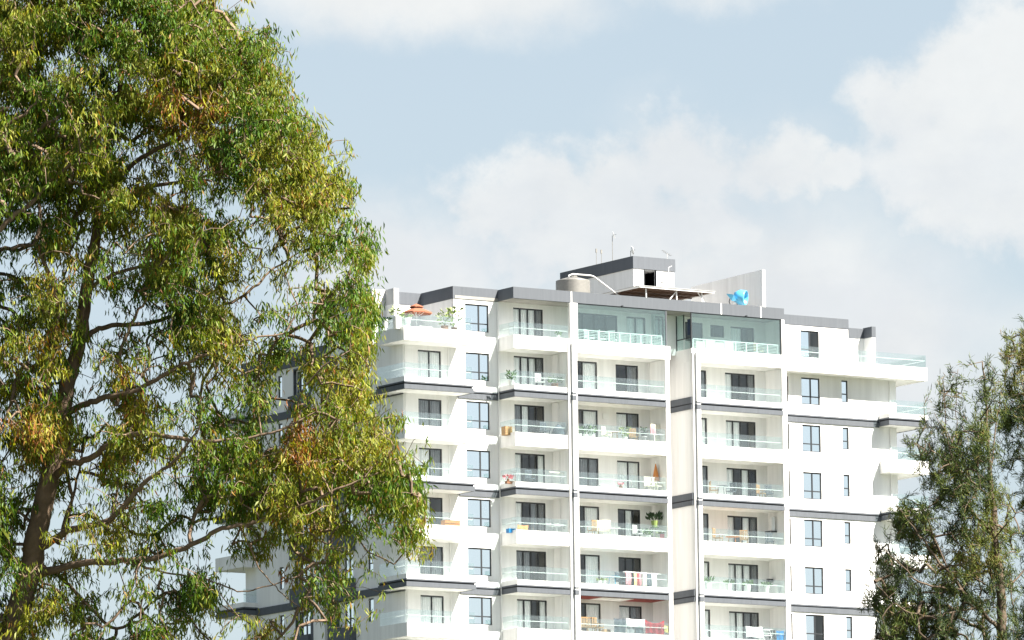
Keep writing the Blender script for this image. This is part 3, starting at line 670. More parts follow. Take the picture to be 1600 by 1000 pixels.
# floor 7, G
table(P(1127,yb),yb,z,'slate round table on the green-lit balcony of the right stack',SLATE,.4,.75)
chair(P(1114,yb),yb,z,'tan chair left of the slate round table',TAN,1.2)
chair(P(1141,yb),yb,z,'slate chair right of the slate round table',SLATE,-1.2)
chair(P(1188,yb),yb,z,'brown chair with a pale cushion near the right wall',TAN,.5)
chair(P(1200,yb),yb,z,'slate chair nearest the right wall on the green-lit balcony',SLATE,-.4)
# floor 6, A
z=FLOOR(6)
obox('orange_bench','orange-topped storage bench on a left-hand balcony','bench',P(690,-1.2),P(714,-1.2),-1.5,-1.0,z,z+.95,ORANGE,sm=TAN)
# floor 6, C
obox('blue_basin','flat bright blue basin on the left side of a balcony','basin',P(790,-1.1),P(800,-1.1),-1.4,-1.0,z+.0,z+.66,BLUE)
cloth(P(807,yb),P(824,yb),z+.3,z+.95,yb,ORANGE,'towel','orange towel heaped behind the glass of a balcony','towel')
table(P(866,yb),yb,z,'white table with round tops near the pilaster',METAL,.35,.61)
for i,px in enumerate((856,868,878)):
    MBo=thing('white_bowl',('white bowl on the table by the pilaster, left one','white bowl on the table by the pilaster, middle one','white bowl beside the table by the pilaster, right one')[i],'bowl',(P(px,yb),yb,z+1.0),'white bowls by the pilaster')
    MB().lathe((P(px,yb),yb,z+1.0),[(.02,0),(.1,.02),(.17,.14),(.15,.14),(.02,.04)],12).build('bowl_shell',METAL,MBo); MB().lathe((P(px,yb),yb,z+1.0),[(.01,-.01),(.08,-.01),(.08,.01)],10).build('foot',METAL,MBo)
plant(P(884,yb),yb,z,1.0,'dark spiky plant beside the pilaster and the white table',DGREEN,POTB,.15,.3,.16,n=30)
# floor 6, D
chair(P(925,yb),yb,z,'cream chair with tan cushion, left of a pair facing the glass',TAN,3.1,1.1)
chair(P(932,yb),yb,z,'cream chair draped in white, right of a pair facing the glass',CREAM,3.2,1.1)
chair(P(944,yb),yb,z,'white armchair behind the glass below the laundry-free doors',CREAM,2.8,1.15)
table(P(958,yb),yb,z,'grey low table beside the white armchair',PALE,.4,.75)
chair(P(994,yb),yb,z,'grey chair left of the tall plant stand',PALE,.3)
plant(P(1024,-1.0),-1.0,z+.9,1.15,'big dark green plant raised in a yellow-green pot on a stand','',YELL,.24,.36,.48,n=120,L=.3) if False else None
pp=plant(P(1021,-1.0),-1.0,z+.95,1.2,'big dark green plant in a raised yellow-green pot',DGREEN,PALEG,.24,.42,.5,n=130,L=.3,upright=.8)
table(P(1021,-1.0),-1.0,z,'tall stand holding the yellow-green pot','' or GREENP,.28,.94)
plant(P(1010,yb),yb,z,1.1,'low bushy plant left below the raised pot',GREENP,POTW,.2,.35,.32,n=60)
plant(P(1033,yb),yb,z,1.0,'low plant with pale flowers at the right wall below the raised pot',PALEG,PINK,.18,.5,.25,n=40)
# floor 6, G
chair(P(1119,yb),yb,z,'round-backed tan cane chair, leftmost on the balcony with the shelf',TAN,.6,1.1)
chair(P(1160,yb),yb,z,'round-backed tan cane chair before the glass door, with an orange cushion',TAN,-.5,1.1)
table(P(1143,yb),yb,z,'low orange-topped table between two cane chairs',ORANGE,.5,.62)
chair(P(1200,yb),yb,z,'slate chair below the dark shelf',SLATE,-.4)
obox('white_cabinet','narrow white cabinet against the right wall below the dark shelf','cabinet',P(1211,yb),P(1219,yb),yb,yb+.4,z,z+1.05,POTW)
t=thing('wall_shelf','dark shelf with a white flue above it on the right wall of a balcony','shelf',(P(1208,-.6),-.6,z+1.5)); B(P(1198,-.8),20.82,-1.0,-.4,z+1.5,z+1.58).build('board',FRAME,t); B(20.45,20.7,-.95,-.8,z+1.6,z+2.5).build('flue',METAL,t)
# floor 5, D : washing on a line
z=FLOOR(5)
t=thing('washing_line','white washing line rack hung along the balcony of the second lowest visible row','washing line',(P(1000,yb),yb,z))
for yy in (-.12,.12): MB().tube([(P(972,yb),yb+yy,z+1.45),(P(1028,yb),yb+yy,z+1.4)],.018,5).build('rail',METAL,t)
for px in (978,1022): MB().tube([(P(px,yb),yb,z+.39),(P(px,yb),yb,z+1.43)],.018,5).build('leg',METAL,t)
for px0,px1,dz,m,lab in ((973,981,.8,PINK,'pink shirt hanging leftmost on the washing line'),(986,990,1.0,YELL,'yellow cloth on the washing line between pink and red'),(990,994,1.0,RED,'red towel on the washing line'),(994.5,997,.8,PINK,'narrow pink towel right of the red one on the washing line'),(1000,1005,.9,CREAM,'cream shirt in the middle of the washing line'),(1006,1013,.9,SLATE,'slate trousers on the washing line'),(1014,1020.5,.9,LBLUE if False else CURT,'pale cloth hanging rightmost on the washing line')):
    cloth(P(px0,yb),P(px1,yb),z+1.42-dz,z+1.42,yb-.13,m,'hanging_cloth',lab,'washing','clothes on the washing line',fold=.03)
for px,lab in ((934,'small yellow-green plant, left one at the foot of the washing line balcony'),(941,'small yellow-green plant beside its twin on the washing line balcony')): plant(P(px,yb),yb,z,.85,lab,PALEG,POTW,.12,.4,.18,n=30)
table(P(955,yb),yb,z,'teal round table left of the washing',LBLUE,.42,.7); chair(P(966,yb),yb,z,'slate chair between the teal table and the washing',SLATE,.4)
# floor 5, G
for px,h,lab in ((1104.5,1.35,'potted plant beside the pilaster, leftmost of four in white pots'),(1135,1.2,'wide potted plant, second of four in white pots'),(1165,1.25,'potted plant before the grey curtains, third of four in white pots'),(1194,1.2,'potted plant left of the white box, last of four in white pots')):
    plant(P(px,yb),yb,z,h,lab,GREENP,POTW,.17,.62,.33,group='four plants in white pots',n=60)
obox('white_box','white upright box beside the last white pot','box',P(1211,yb),P(1221.5,yb),yb,yb+.35,z,z+1.15,POTW)
t=thing('exercise_bar','thin dark bar with a black fitting fixed to the right wall above the white box','bar',(P(1205,-.5),-.5,z+1.35)); MB().tube([(P(1188,-.5),-.5,z+1.5),(20.8,-.5,z+1.42)],.02,5).build('bar',FRAME,t); B(20.35,20.7,-.65,-.35,z+1.35,z+1.6).build('bracket',BLACK,t)
# floor 4, D
z=FLOOR(4)
for px,lab in ((908,'tan cane stool nearest the pilaster, under the red ceiling'),(920,'tan cane armchair second from the pilaster, under the red ceiling'),(930,'tan cane armchair third from the pilaster, under the red ceiling')): chair(P(px,yb),yb,z,lab,TAN,rnd.uniform(-.5,.5),1.15)
obox('tan_basket','tan basket between the cane chairs and the dark towel','basket',P(940,yb),P(950,yb),yb,yb+.4,z,z+.8,TAN,slats=3)
yw=P1+.16
cloth(P(955,yw),P(973,yw),z+.55,z+1.5,yw,SLATE,'towel','dark slate towel draped over the glass balustrade','towel','washing over the balustrade under the red ceiling')
cloth(P(975,yw),P(1003,yw),z+1.05,z+1.52,yw,CURT,'towel','white cloth with dark marks draped over the balustrade','towel','washing over the balustrade under the red ceiling')
cloth(P(976,yw),P(988,yw),z+.5,z+1.1,yw+.06,CURTG,'towel','grey cloth hanging below the white one','towel','washing over the balustrade under the red ceiling')
cloth(P(990,yw),P(1002,yw),z+.5,z+1.1,yw+.06,LBLUE if False else SLATE,'towel','grey-green cloth hanging under the right half of the white one','towel','washing over the balustrade under the red ceiling')
cloth(P(1004,yw),P(1034,yw),z+.62,z+1.5,yw,RED,'blanket','crumpled red blanket draped over the glass balustrade','blanket','washing over the balustrade under the red ceiling',fold=.08,sag=.2)
cloth(P(1034,yw),P(1042,yw),z+.75,z+1.2,yw,YELL,'towel','pale yellow cloth at the right end beside the red blanket','towel','washing over the balustrade under the red ceiling')
# floor 4, G
cloth(P(1160.5,yw),P(1186,yw),z+.72,z+1.42,yw-.02,CURT,'blanket','white blanket draped over the balustrade of the right stack','blanket')
rack(P(1188,yb),P(1200,yb),yb,z,1.3,'thin white folding rack right of the white blanket',2)
cloth(P(1208,yw),P(1220,yw),z+.5,z+1.25,yw,BLUE,'towel','bright blue towel hanging at the right end of a balcony','towel',fold=.09)
cloth(P(1221,yw),P(1226,yw),z+.55,z+1.15,yw+.05,CURTN,'towel','navy cloth right of the bright blue towel','towel',fold=.06)
chair(P(1204,yb+.5),yb+.5,z,'slate chair behind the bright blue towel',SLATE)
# inside the right glazed room
z=FLOOR(10)
t=thing('cream_cabinets','row of cream cabinets inside the right glazed room','cabinets',(16,-.9,z))
for i in range(4): B(14.6+i*.75,15.3+i*.75,-1.1,-.6,z+.39,z+1.15+.1*(i%2)).build('cabinet',CREAM,t)
chair(19.6,-1.0,z,'tan folding chair inside the right glazed room',TAN,.4)
for i,x in enumerate((6.3,7.3,8.1)): chair(x,-1.0,z,('white folding chair, left one inside the left glazed room','white folding chair, middle one inside the left glazed room','white folding chair, right one inside the left glazed room')[i],METAL,.3+i)
# small camera on the eaves
# ================================================================ trees
def leafmat(name,cols,trans=.30,rough=.5):
    m=bpy.data.materials.new(name); m.use_nodes=True; nt=m.node_tree; N=nt.nodes; L=nt.links; N.clear()
    o=N.new('ShaderNodeOutputMaterial'); at_=N.new('ShaderNodeAttribute'); at_.attribute_name='hue'; at_.attribute_type='GEOMETRY'
    cr=N.new('ShaderNodeValToRGB'); e=cr.color_ramp.elements
    e[0].position=cols[0][0]; e[0].color=(*cols[0][1],1); e[1].position=cols[-1][0]; e[1].color=(*cols[-1][1],1)
    for p,c in cols[1:-1]: q=e.new(p); q.color=(*c,1)
    L.new(at_.outputs['Fac'],cr.inputs[0])
    pb=N.new('ShaderNodeBsdfPrincipled'); pb.inputs['Roughness'].default_value=rough; pb.inputs['Specular IOR Level'].default_value=.2; L.new(cr.outputs[0],pb.inputs['Base Color'])
    tr=N.new('ShaderNodeBsdfTranslucent'); hs=N.new('ShaderNodeHueSaturation'); hs.inputs['Saturation'].default_value=1.15; hs.inputs['Value'].default_value=1.3; L.new(cr.outputs[0],hs.inputs['Color']); L.new(hs.outputs[0],tr.inputs[0])
    mx=N.new('ShaderNodeMixShader'); mx.inputs[0].default_value=trans; L.new(pb.outputs[0],mx.inputs[1]); L.new(tr.outputs[0],mx.inputs[2]); L.new(mx.outputs[0],o.inputs[0]); return m
EUC=leafmat('eucalypt_leaf',[(0,(.022,.05,.010)),(.3,(.062,.135,.012)),(.5,(.13,.17,.017)),(.66,(.185,.185,.032)),(.8,(.27,.29,.02)),(.9,(.24,.15,.03)),(1,(.22,.08,.025))])
CAS=leafmat('casuarina_needle',[(0,(.022,.036,.018)),(.4,(.052,.078,.022)),(.7,(.13,.16,.03)),(1,(.16,.10,.04))],.2,.6)
def npmesh(name,V,F3,F4,hue,mat_,parent=None,kind=None):
    """V (n,3); F3 (a,3); F4 (b,4); hue per vertex"""
    me=bpy.data.meshes.new(name); me.vertices.add(len(V)); me.vertices.foreach_set('co',np.ascontiguousarray(V,dtype=np.float32).ravel())
    n3,n4=len(F3),len(F4); li=np.concatenate([F3.ravel(),F4.ravel()]).astype(np.int32)
    me.loops.add(len(li)); me.loops.foreach_set('vertex_index',li); me.polygons.add(n3+n4)
    me.polygons.foreach_set('loop_start',np.concatenate([np.arange(n3)*3,n3*3+np.arange(n4)*4]).astype(np.int32))
    me.polygons.foreach_set('loop_total',np.concatenate([np.full(n3,3),np.full(n4,4)]).astype(np.int32))
    a=me.attributes.new('hue','FLOAT','POINT'); a.data.foreach_set('value',hue.astype(np.float32)); me.materials.append(mat_); me.update(calc_edges=True)
    o=bpy.data.objects.new(name,me); COL.objects.link(o)
    if parent is not None: o.parent=parent; o.matrix_parent_inverse=Matrix.Translation(-Vector(parent.location))
    if kind: o['kind']=kind
    return o
UPW=np.array([0,0,1.]); FH=np.array([FW[0],FW[1],0]); FH/=np.linalg.norm(FH); RH=np.array([FH[1],-FH[0],0.])
class Skeleton:
    def __init__(s): s.p=[]; s.r=[]; s.par=[]
    def add(s,p,r,par): s.p.append(np.array(p,float)); s.r.append(r); s.par.append(par); return len(s.p)-1
def tree(name,label,cat,dist,grid,cell,gx,gy,stems,od,seed,leaf,leafmat_,bark,zone,depth,extra=None,base_px=(0,1500),group=None,clump=20,pull=.5,bscale=.78,hvar=.30,accept=None):
    rg=np.random.default_rng(seed)
    bx=at(base_px[0],base_px[1],dist); base=(float(bx[0]),float(bx[1]),0.0)
    t=thing(name,label,cat,base,group)
    K=dist/FPX
    def P3(x,y,dz): return at(x,y,dist)+FH*dz
    # explicit limbs
    nodes=[]; limbs=[]
    for nm,pts in stems:
        q=[P3(x,y,dz) for x,y,r,dz in pts]; rr=[r*K for x,y,r,dz in pts]
        # smooth, with a little wander
        Q=[];RR=[]
        for i in range(len(q)-1):
            p0=q[max(i-1,0)];p1=q[i];p2=q[i+1];p3=q[min(i+2,len(q)-1)]
            for s_ in np.arange(0,1,.2):
                c=.5*((2*p1)+(-p0+p2)*s_+(2*p0-5*p1+4*p2-p3)*s_**2+(-p0+3*p1-3*p2+p3)*s_**3)+rg.normal(0,.012,3)
                Q.append(c); RR.append(rr[i]*(1-s_)+rr[i+1]*s_)
        Q.append(q[-1]); RR.append(rr[-1])
        if nm=='trunk' and Q[0][2]>0:
            g=np.array([base[0],base[1],-.2]); Q=[g,g+(Q[0]-g)*.5+RH*.3]+Q; RR=[RR[0]*1.5,RR[0]*1.15]+RR
        MB().tube([tuple(c) for c in Q],[r*(1 if nm=='trunk' else bscale) for r in RR],10 if nm=='trunk' else 7).build(nm,bark,t,True)
        nodes+= [(c,r) for c,r in zip(Q,RR)]
    # spray positions from the crown map
    pos=[];hz=[]
    for j,row in enumerate(grid):
        for i,ch in enumerate(row):
            d=int(ch) if ch.isdigit() else 0
            if d==0: continue
            m=od[d]*(cell*K)**2
            n=rg.poisson(m)
            if n==0: continue
            x=gx+(i+rg.random(n))*cell; y=gy+(j+rg.random(n))*cell
            for a,b in zip(x,y): 
                if accept and rg.random()>accept(a,b): continue
                z=zone(a,b,rg)
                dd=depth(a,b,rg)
                pos.append(P3(a,b,dd)); hz.append(z)
    pos=np.array(pos); hz=np.array(hz)
    nc=max(8,len(pos)//clump); cc_=pos[rg.choice(len(pos),nc,replace=False)]
    for k in range(len(pos)):
        dd=cc_-pos[k]; q=(dd**2).sum(1); j=int(np.argmin(q+rg.random(nc)*.05)); f=(pull if rg.random()>.22 else 0)*min(1,.9/max(.01,math.sqrt(q[j])))
        pos[k]+=dd[j]*f; hz[k]+=((j*7919)%100/100-.5)*hvar
    # twigs: attach sprays to the nearest part already grown
    NP=np.array([c for c,r in nodes]); NR=np.array([r for c,r in nodes])
    d0=np.array([np.min(((NP-p)**2).sum(1)) for p in pos]); order=np.argsort(d0)
    P_=np.zeros((len(NP)+len(pos),3)); P_[:len(NP)]=NP; n=len(NP); tw=[]; own=np.full(len(P_),-1); gen=np.zeros(len(P_),int)
    for k in order:
        p=pos[k]; dd=((P_[:n]-p)**2).sum(1)*(1+.04*gen[:n]); j=int(np.argmin(dd)); P_[n]=p; own[n]=j; gen[n]=gen[j]+1; tw.append((n,j)); n+=1
    # load of each node for thickness
    load=np.ones(n); 
    for a,b in reversed(tw): load[b]+=load[a]
    TV=[];TF=[]; 
    for a,b in tw:
        A=P_[b];Bp=P_[a]; r1=min(.0035*math.sqrt(load[a])+.002,.035); r0=r1*1.15
        mid=(A+Bp)/2+rg.normal(0,.05,3)*np.linalg.norm(Bp-A)+np.array([0,0,.06])*np.linalg.norm(Bp-A)
        d=Bp-A; L_=np.linalg.norm(d)
        if L_<.02: continue
        d/=L_; u=np.cross(d,[.3,.2,.9]); u/=np.linalg.norm(u); w=np.cross(d,u); o_=len(TV)*9
        ring=[]
        for c,r in ((A,r0),(mid,(r0+r1)/2),(Bp,r1)):
            for q in range(3): an=q*2.094; ring.append(c+(u*math.cos(an)+w*math.sin(an))*r)
        TV.append(ring)
        for s_ in (0,3):
            for q in range(3): TF.append((o_+s_+q,o_+s_+(q+1)%3,o_+s_+3+(q+1)%3,o_+s_+3+q))
    TV=np.array(TV).reshape(-1,3)
    tg=npmesh('twigs',TV,np.zeros((0,3),int),np.array(TF),np.zeros(len(TV)),bark,t,'stuff')
    # leaves
    V,F3,F4,hue=leaf(pos,hz,rg)
    per=V.shape[1]; N_=V.shape[0]

    # the 300 leaves that show largest are parts, the rest one mesh
    cen=V.mean(1); rel=cen-CP; zc=rel@FW; sx=800+FPX*(rel@RT)/zc; sy=500-FPX*(rel@UP)/zc; ext=V.max(1)-V.min(1); size=np.linalg.norm(ext,axis=1)/zc
    vis=(sx>5)&(sx<1595)&(sy>5)&(sy<995)
    score=size*np.where(vis,1,0)-(zc-dist)*2e-4
    top=np.argsort(-score)[:300]; keep=np.ones(N_,bool); keep[top]=False
    f3=F3;f4=F4
    Vk=V[keep]; nk=len(Vk); off=(np.arange(nk)*per)[:,None,None]
    npmesh('foliage',Vk.reshape(-1,3),(f3[None]+off).reshape(-1,3) if len(f3) else np.zeros((0,3),int),(f4[None]+off).reshape(-1,4) if len(f4) else np.zeros((0,4),int),np.repeat(hue[keep],per),leafmat_,t,'stuff')
    for i in top: npmesh('leaf',V[i],f3 if len(f3) else np.zeros((0,3),int),f4 if len(f4) else np.zeros((0,4),int),np.full(per,hue[i]),leafmat_,t)
    return t,len(pos),N_
def norm(a): return a/np.maximum(np.linalg.norm(a,axis=-1,keepdims=True),1e-9)
def euc_leaf(pos,hz,rg):
    per=15; n=len(pos); N_=n*per
    P0=np.repeat(pos,per,0); H0=np.repeat(hz,per)
    # leaves hang along a short drooping twig
    ax=norm(rg.normal(0,1,(n,3))*np.array([1,1,.35])+np.array([0,0,-.55])); A=np.repeat(ax,per,0)
    s=rg.uniform(-.16,.22,N_)[:,None]; c=P0+A*s+rg.normal(0,.045,(N_,3))
    L=rg.uniform(.085,.165,N_)[:,None]; 
    d=norm(A*.35+rg.normal(0,.40,(N_,3))+np.array([0,0,-1.0])); w=norm(np.cross(d,rg.normal(0,1,(N_,3)))); b=np.cross(d,w)
    W_=L*rg.uniform(.072,.102,N_)[:,None]; bend=b*L*rg.uniform(-.14,.14,N_)[:,None]; kk=w*L*rg.uniform(-.10,.10,N_)[:,None]
    v=np.stack([c, c+d*L*.33+w*W_+bend+kk, c+d*L*.33-w*W_+bend+kk, c+d*L*.68+w*W_*.8+bend+kk*.9, c+d*L*.68-w*W_*.8+bend+kk*.9, c+d*L],1)
    f3=np.array([(0,2,1),(3,4,5)]); f4=np.array([(1,2,4,3)])
    hue=np.clip(H0+rg.normal(0,.12,N_),0,1); br=rg.random(N_)<.035; hue[br]=rg.uniform(.88,1,br.sum())
    return v,f3,f4,hue
def cas_leaf(pos,hz,rg):
    per=26; n=len(pos); N_=n*per
    P0=np.repeat(pos,per,0); H0=np.repeat(hz,per)
    ax=norm(rg.normal(0,.45,(n,3))+np.array([0,0,.8])+RH*-.15); A=np.repeat(ax,per,0)
    s=rg.uniform(-.14,.12,N_)[:,None]; c=P0+A*s+rg.normal(0,.02,(N_,3))
    d=norm(A*.9+rg.normal(0,.45,(N_,3))); L=rg.uniform(.06,.13,N_)[:,None]; w=norm(np.cross(d,rg.normal(0,1,(N_,3))))*.0045
    v=np.stack([c-w,c+w,c+d*L*.6+w*.9,c+d*L,c+d*L*.6-w*.9],1)
    f3=np.array([(4,2,3)]); f4=np.array([(0,1,2,4)])
    hue=np.clip(H0+rg.normal(0,.14,N_),0,1); br=rg.random(N_)<.05; hue[br]=rg.uniform(.85,1,br.sum())
    return v,f3,f4,hue
EG='''
99999999930000000
99999999961000000
99666999999300000
99777999999600000
99999999989810000
99999547899981000
99999546799964000
99999677537998200
88888888852668950
55735689984668960
55834588884236970
65746788743369800
48733358885446970
77853547764954770
67856454535447601
77765843155537700
58835853565478840
79927774674678861
57736536478886895
83125644778884796
82134544355676348
83356531243661545
42334457111231120
45564456710265130
77663677100324221
'''
EG=EG.split()
EG=['99999999930000000',
'99999999971000000',
'99667999999300000',
'99777999999600000',
'99999999999800000',
'99999548999981000',
'99999436699994000',
'99999575539989200',
'88888888625889500',
'55635689873588600',
'55834588872259700',
'65746788732259700',
'48733358853458800',
'77855337764547700',
'67856454435356600',
'77765843244257600',
'58835853565447840',
'79927774764678861',
'57735534678886895',
'83125644778884796',
'82134554455676458',
'83356531246665145',
'42334457111231120',
'45563456710256130',
'77663667103422210']
# cells beyond the picture: the crown goes on to the left, above and below
LX=10; TY=5
def ext(g):
    out=[]
    for j in range(-TY,len(g)+6):
        if j<0: body=('8'*(9+(j//2)))[:max(0,9+j)].ljust(17,'0'); left=('0'*(-j)+'7'*10)[:LX]
        elif j<len(g): body=g[j]; left=('6757657676'*2)[j%7:j%7+LX]
        else: body='65555554443300000'; left='5'*LX
        out.append(left+body)
    return out
EG=[''.join(str(min(9,int(c)+1)) if (c in '345678' and i>=6 and 12<=j<=20) else c for i,c in enumerate(r)) for j,r in enumerate(EG)]
EG=[r[:13]+(str(min(int(r[13]),6)) if 8<=j<=15 else r[13])+r[14:] for j,r in enumerate(EG)]
EG=ext(EG)
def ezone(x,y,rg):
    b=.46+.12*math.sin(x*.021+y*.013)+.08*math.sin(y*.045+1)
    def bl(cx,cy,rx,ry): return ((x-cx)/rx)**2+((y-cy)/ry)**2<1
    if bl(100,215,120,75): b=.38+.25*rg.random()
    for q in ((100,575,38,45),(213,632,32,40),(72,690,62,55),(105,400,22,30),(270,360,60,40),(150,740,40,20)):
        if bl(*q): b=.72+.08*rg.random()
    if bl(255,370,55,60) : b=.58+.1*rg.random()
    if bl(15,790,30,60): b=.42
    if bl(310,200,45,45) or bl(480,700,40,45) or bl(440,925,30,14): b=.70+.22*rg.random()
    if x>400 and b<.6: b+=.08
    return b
def edepth(x,y,rg):
    return rg.triangular(-3.2,-.3,3.0)
OD=[0,5,10,17,27,39,56,84,128,185]
ODE=[v*2.3 for v in OD]
ES=[('trunk',[(-15,1180,24,0),(20,985,20,0),(48,890,18,0),(66,800,16,-.1),(84,725,15,0),(96,650,14,0),(108,590,12,0),(122,540,11,.1),(132,465,10,.2),(142,400,9,.2),(150,360,8,.2),(160,250,6,.4),(185,130,4,.5),(200,20,3,.5),(205,-80,2,.5)]),
('branch',[(92,660,11,0),(78,625,9,-.3),(76,590,8,-.4),(90,520,7,-.6),(88,460,5,-.8),(60,390,4,-1)]),
('branch',[(58,900,10,0),(85,893,8,-.4),(150,886,6.5,-.8),(205,887,6,-1.0),(260,880,5.5,-1.2),(312,861,5,-1.4),(352,843,4.6,-1.6),(400,834,4,-1.7),(460,816,3.2,-1.8),(520,790,2.6,-1.9),(575,766,2,-1.9),(625,745,1.3,-1.9)]),
('branch',[(60,860,9,0),(110,838,7,-.8),(178,823,6,-1.2),(215,790,5,-1.5),(240,765,4.5,-1.6),(280,740,3,-1.8),(320,690,2,-2)]),
('branch',[(84,745,9,0),(112,732,7,-.6),(152,724,6.5,-1),(192,702,6,-1.4),(240,696,5.2,-1.7),(288,708,4.2,-1.9),(360,711,3.2,-2),(430,700,2.4,-2.1),(500,668,1.6,-2.1)]),
('branch',[(100,648,8,0),(125,641,6.5,-.4),(160,632,6,-.7),(200,627,5,-1),(236,614,4.6,-1.1),(270,595,4,-1.2),(308,578,3.6,-1.3),(350,562,3,-1.4),(400,548,2.2,-1.5),(450,540,1.4,-1.5)]),
('branch',[(122,540,7,.1),(148,512,5.5,.3),(180,504,5,.4),(248,492,4,.6),(310,475,3.4,.7),(360,462,3,.8),(400,432,2.6,.9),(430,402,2,1),(470,380,1.2,1)]),
('branch',[(125,530,6,.1),(135,468,4.5,-.3),(180,436,4,-.5),(240,420,3.2,-.6),(300,410,2.6,-.6),(368,384,2.8,-.7),(400,356,2.2,-.7),(428,328,1.6,-.8)]),
('branch',[(205,628,5,-.9),(190,575,4,-.9),(205,530,3.4,-.9),(218,502,3,-.9),(240,470,1.6,-.9)]),
('branch',[(155,300,6,.3),(220,246,4.6,0),(288,220,4.2,-.4),(328,176,3.4,-.6),(352,148,2.6,-.7),(385,110,1.5,-.8)]),
('branch',[(150,340,6,.3),(225,300,4.4,-.2),(290,291,3.4,-.6),(340,283,2.8,-.8),(376,264,2.2,-.9),(430,235,1.3,-1)]),
('branch',[(-40,420,7,-1.6),(4,388,5.5,-1.7),(35,358,5,-1.7),(64,336,4.4,-1.7),(90,305,2.5,-1.7)]),
('branch',[(60,880,6,.2),(100,905,4,.5),(172,977,3.4,.3),(212,962,3,.1),(245,935,1.8,0)]),
('branch',[(205,887,4,-1.0),(260,905,2,-1.2),(330,918,1.7,-1.3),(376,934,1.5,-1.3),(416,930,1.4,-1.3),(470,912,1.0,-1.3)]),
('branch',[(380,836,2.4,-1.6),(410,900,1.4,-1.4),(440,935,1.2,-1.3),(470,960,.8,-1.3)]),
('branch',[(95,700,6,0),(110,770,3,.3),(100,840,2.4,.3)]),
('branch',[(76,600,6,-.4),(40,585,4,-.8),(20,660,3,-1.2),(-10,720,2,-1.4)]),
('branch',[(180,823,3,-1.1),(200,720,2.4,-1),(235,690,2,-1)]),
('branch',[(90,850,5,.1),(115,760,2.8,.4),(125,700,2,.6)])]
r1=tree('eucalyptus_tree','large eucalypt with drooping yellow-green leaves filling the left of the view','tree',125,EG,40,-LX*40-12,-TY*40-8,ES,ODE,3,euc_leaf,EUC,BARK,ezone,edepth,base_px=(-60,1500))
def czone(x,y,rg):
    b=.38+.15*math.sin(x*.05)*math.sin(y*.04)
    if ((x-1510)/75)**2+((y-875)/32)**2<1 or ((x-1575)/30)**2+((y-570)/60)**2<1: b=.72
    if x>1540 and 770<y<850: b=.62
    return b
CG=['00000000002',
'00000000026',
'00000043367',
'00004255645',
'00003544553',
'00001556667',
'00005457486',
'00036667435',
'00046778426',
'00016687426',
'00035675525',
'00026467635'.replace('2','4',1),
'00173468554'[:11],
'00065556643',
'00323656642'.replace('3','2',1),
'05464666733',
'16635675354',
'47775556444',
'06885744325',
'05767754246']
CG[11]='00046467635'; CG[12]='01763486554'; CG[13]='00655566432'; CG[14]='03256566642'; CG[15]='05464667633'; CG[16]='16635674554'
def cext(g,extra=('56565',)):
    out=[]
    for j,r in enumerate(g): out.append(r)
    for j in range(10): out.append('66766765546')
    return out
CGa=[r[:9]+('0' if i<11 else r[9])+'0' for i,r in enumerate(CG)]
CGb=[('0'*9+r[9]+r[10]+('6776' if i>2 else '3455')) if i<11 else ('0'*10+r[10]+'6776') for i,r in enumerate(CG)]
CGa+=['06776665542'[:11]]*10; CGb+=['000000000056776']*10
ODC=[v*5.6 for v in OD]
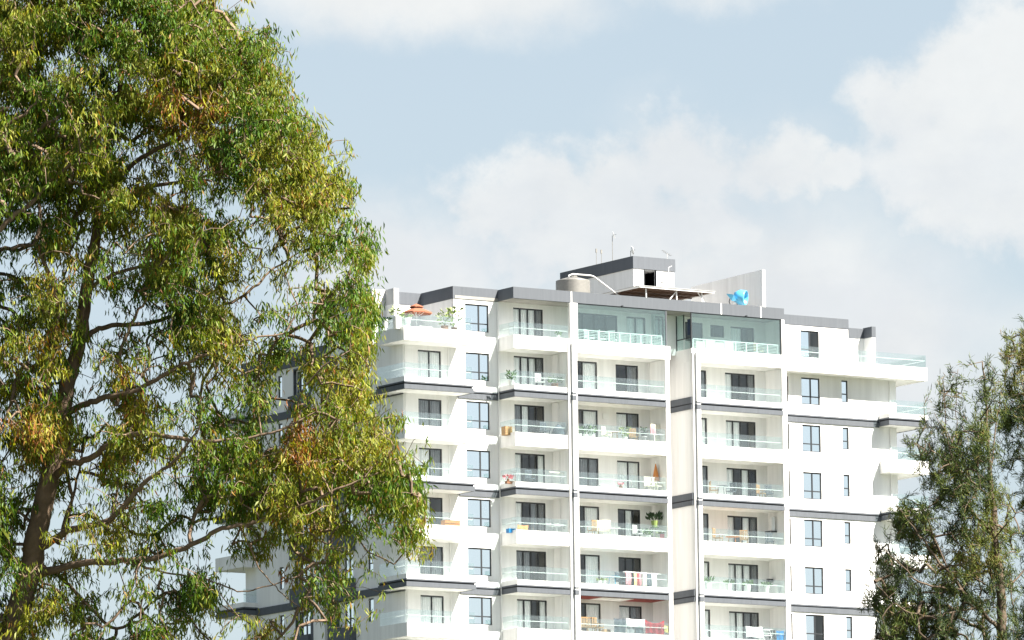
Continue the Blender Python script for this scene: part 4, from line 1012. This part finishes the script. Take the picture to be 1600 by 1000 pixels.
CS=[('trunk',[(1580,1150,11,0),(1566,1000,8,0),(1563,925,7,0),(1554,835,6,0),(1550,780,4.6,0),(1547,735,3.6,0),(1543,690,2.6,0),(1541,640,1.8,0),(1535,565,1,0)]),
('branch',[(1562,985,7,0),(1530,953,5.5,-.2),(1482,905,4.6,-.5),(1445,860,3.6,-.8),(1428,842,2.6,-.9),(1395,800,1.4,-1)]),
('branch',[(1554,840,5,0),(1535,812,4,.3),(1520,790,3,.4),(1505,740,2.2,.5),(1500,690,1.6,.5),(1497,640,1.2,.5),(1500,570,.8,.5)]),
('branch',[(1572,1060,6,0),(1545,1000,5,.6),(1540,945,3.6,.7),(1535,900,2.4,.8)]),
('branch',[(1550,780,4,0),(1490,735,2.4,-.6),(1475,680,1.8,-.6),(1472,620,1.2,-.6),(1470,590,.8,-.6)]),
('branch',[(1545,760,3,0),(1560,650,2,.4),(1572,590,1.4,.4),(1578,555,.8,.4)]),
('branch',[(1500,925,4,-.4),(1440,925,3,-1),(1395,890,2,-1.2),(1375,870,1,-1.2)]),
('branch',[(1530,950,4,-.2),(1450,970,3,-.8),(1400,960,2,-1),(1362,920,1,-1)]),
('branch',[(1520,790,2.4,.4),(1460,740,1.8,.2),(1435,710,1.2,.2)]),
('branch',[(1480,905,3,-.5),(1440,800,2,-.3),(1400,780,1.2,-.3)]),
('branch',[(1563,925,4,0),(1600,890,2.4,.3),(1625,860,1.6,.3)]),
('branch',[(1553,842,3,0),(1575,815,2,-.3),(1600,800,1,-.3)])]
PL=[((1466,585),(1482,740)),((1503,560),(1500,740)),((1536,550),(1537,740)),((1572,545),(1560,740))]
def plume(x,y):
    if y>750: return 1.0
    v=0
    for (a,b),(c,e) in PL:
        xx=a+(c-a)*(y-b)/(e-b); w=5+max(0,y-b)*.075
        if y>b-12: v=max(v,math.exp(-((x-xx)/w)**2))
    for cx,cy,r in ((1455,655,16),(1440,690,16),(1425,700,12),(1450,705,18),(1385,715,14)): v=max(v,math.exp(-(((x-cx)/r)**2+((y-cy)/r)**2)))
    return v+(1-v)*max(0,min(1,(y-675)/90))
cd_=lambda x,y,rg: rg.triangular(-1.4,0,1.4)
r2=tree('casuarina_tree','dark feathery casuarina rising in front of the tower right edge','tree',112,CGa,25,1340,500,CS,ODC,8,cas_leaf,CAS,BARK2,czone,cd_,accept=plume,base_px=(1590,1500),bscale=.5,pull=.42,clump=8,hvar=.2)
CS2=[('trunk',[(1690,1150,10,0),(1672,950,8,0),(1655,750,6,0),(1640,600,4,0),(1625,500,2,0)]),
('branch',[(1660,800,4,0),(1620,760,2.4,0),(1600,720,1.2,0)]),('branch',[(1648,670,3,0),(1610,640,2,0),(1580,620,1,0)]),('branch',[(1640,610,2.4,0),(1600,570,1.4,0),(1585,540,.8,0)]),
('branch',[(1670,930,4,0),(1630,900,2.4,0),(1605,880,1.2,0)]),('branch',[(1680,1010,4,0),(1630,990,2.4,0),(1605,960,1.2,0)])]
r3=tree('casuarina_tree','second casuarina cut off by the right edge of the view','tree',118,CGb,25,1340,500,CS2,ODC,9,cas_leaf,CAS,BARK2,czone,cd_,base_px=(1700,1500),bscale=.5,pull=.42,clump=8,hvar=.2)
print('TREES',r1[1:],r2[1:],r3[1:])
open('/tmp/tc','w').write(str((r1[1:],r2[1:],r3[1:])))
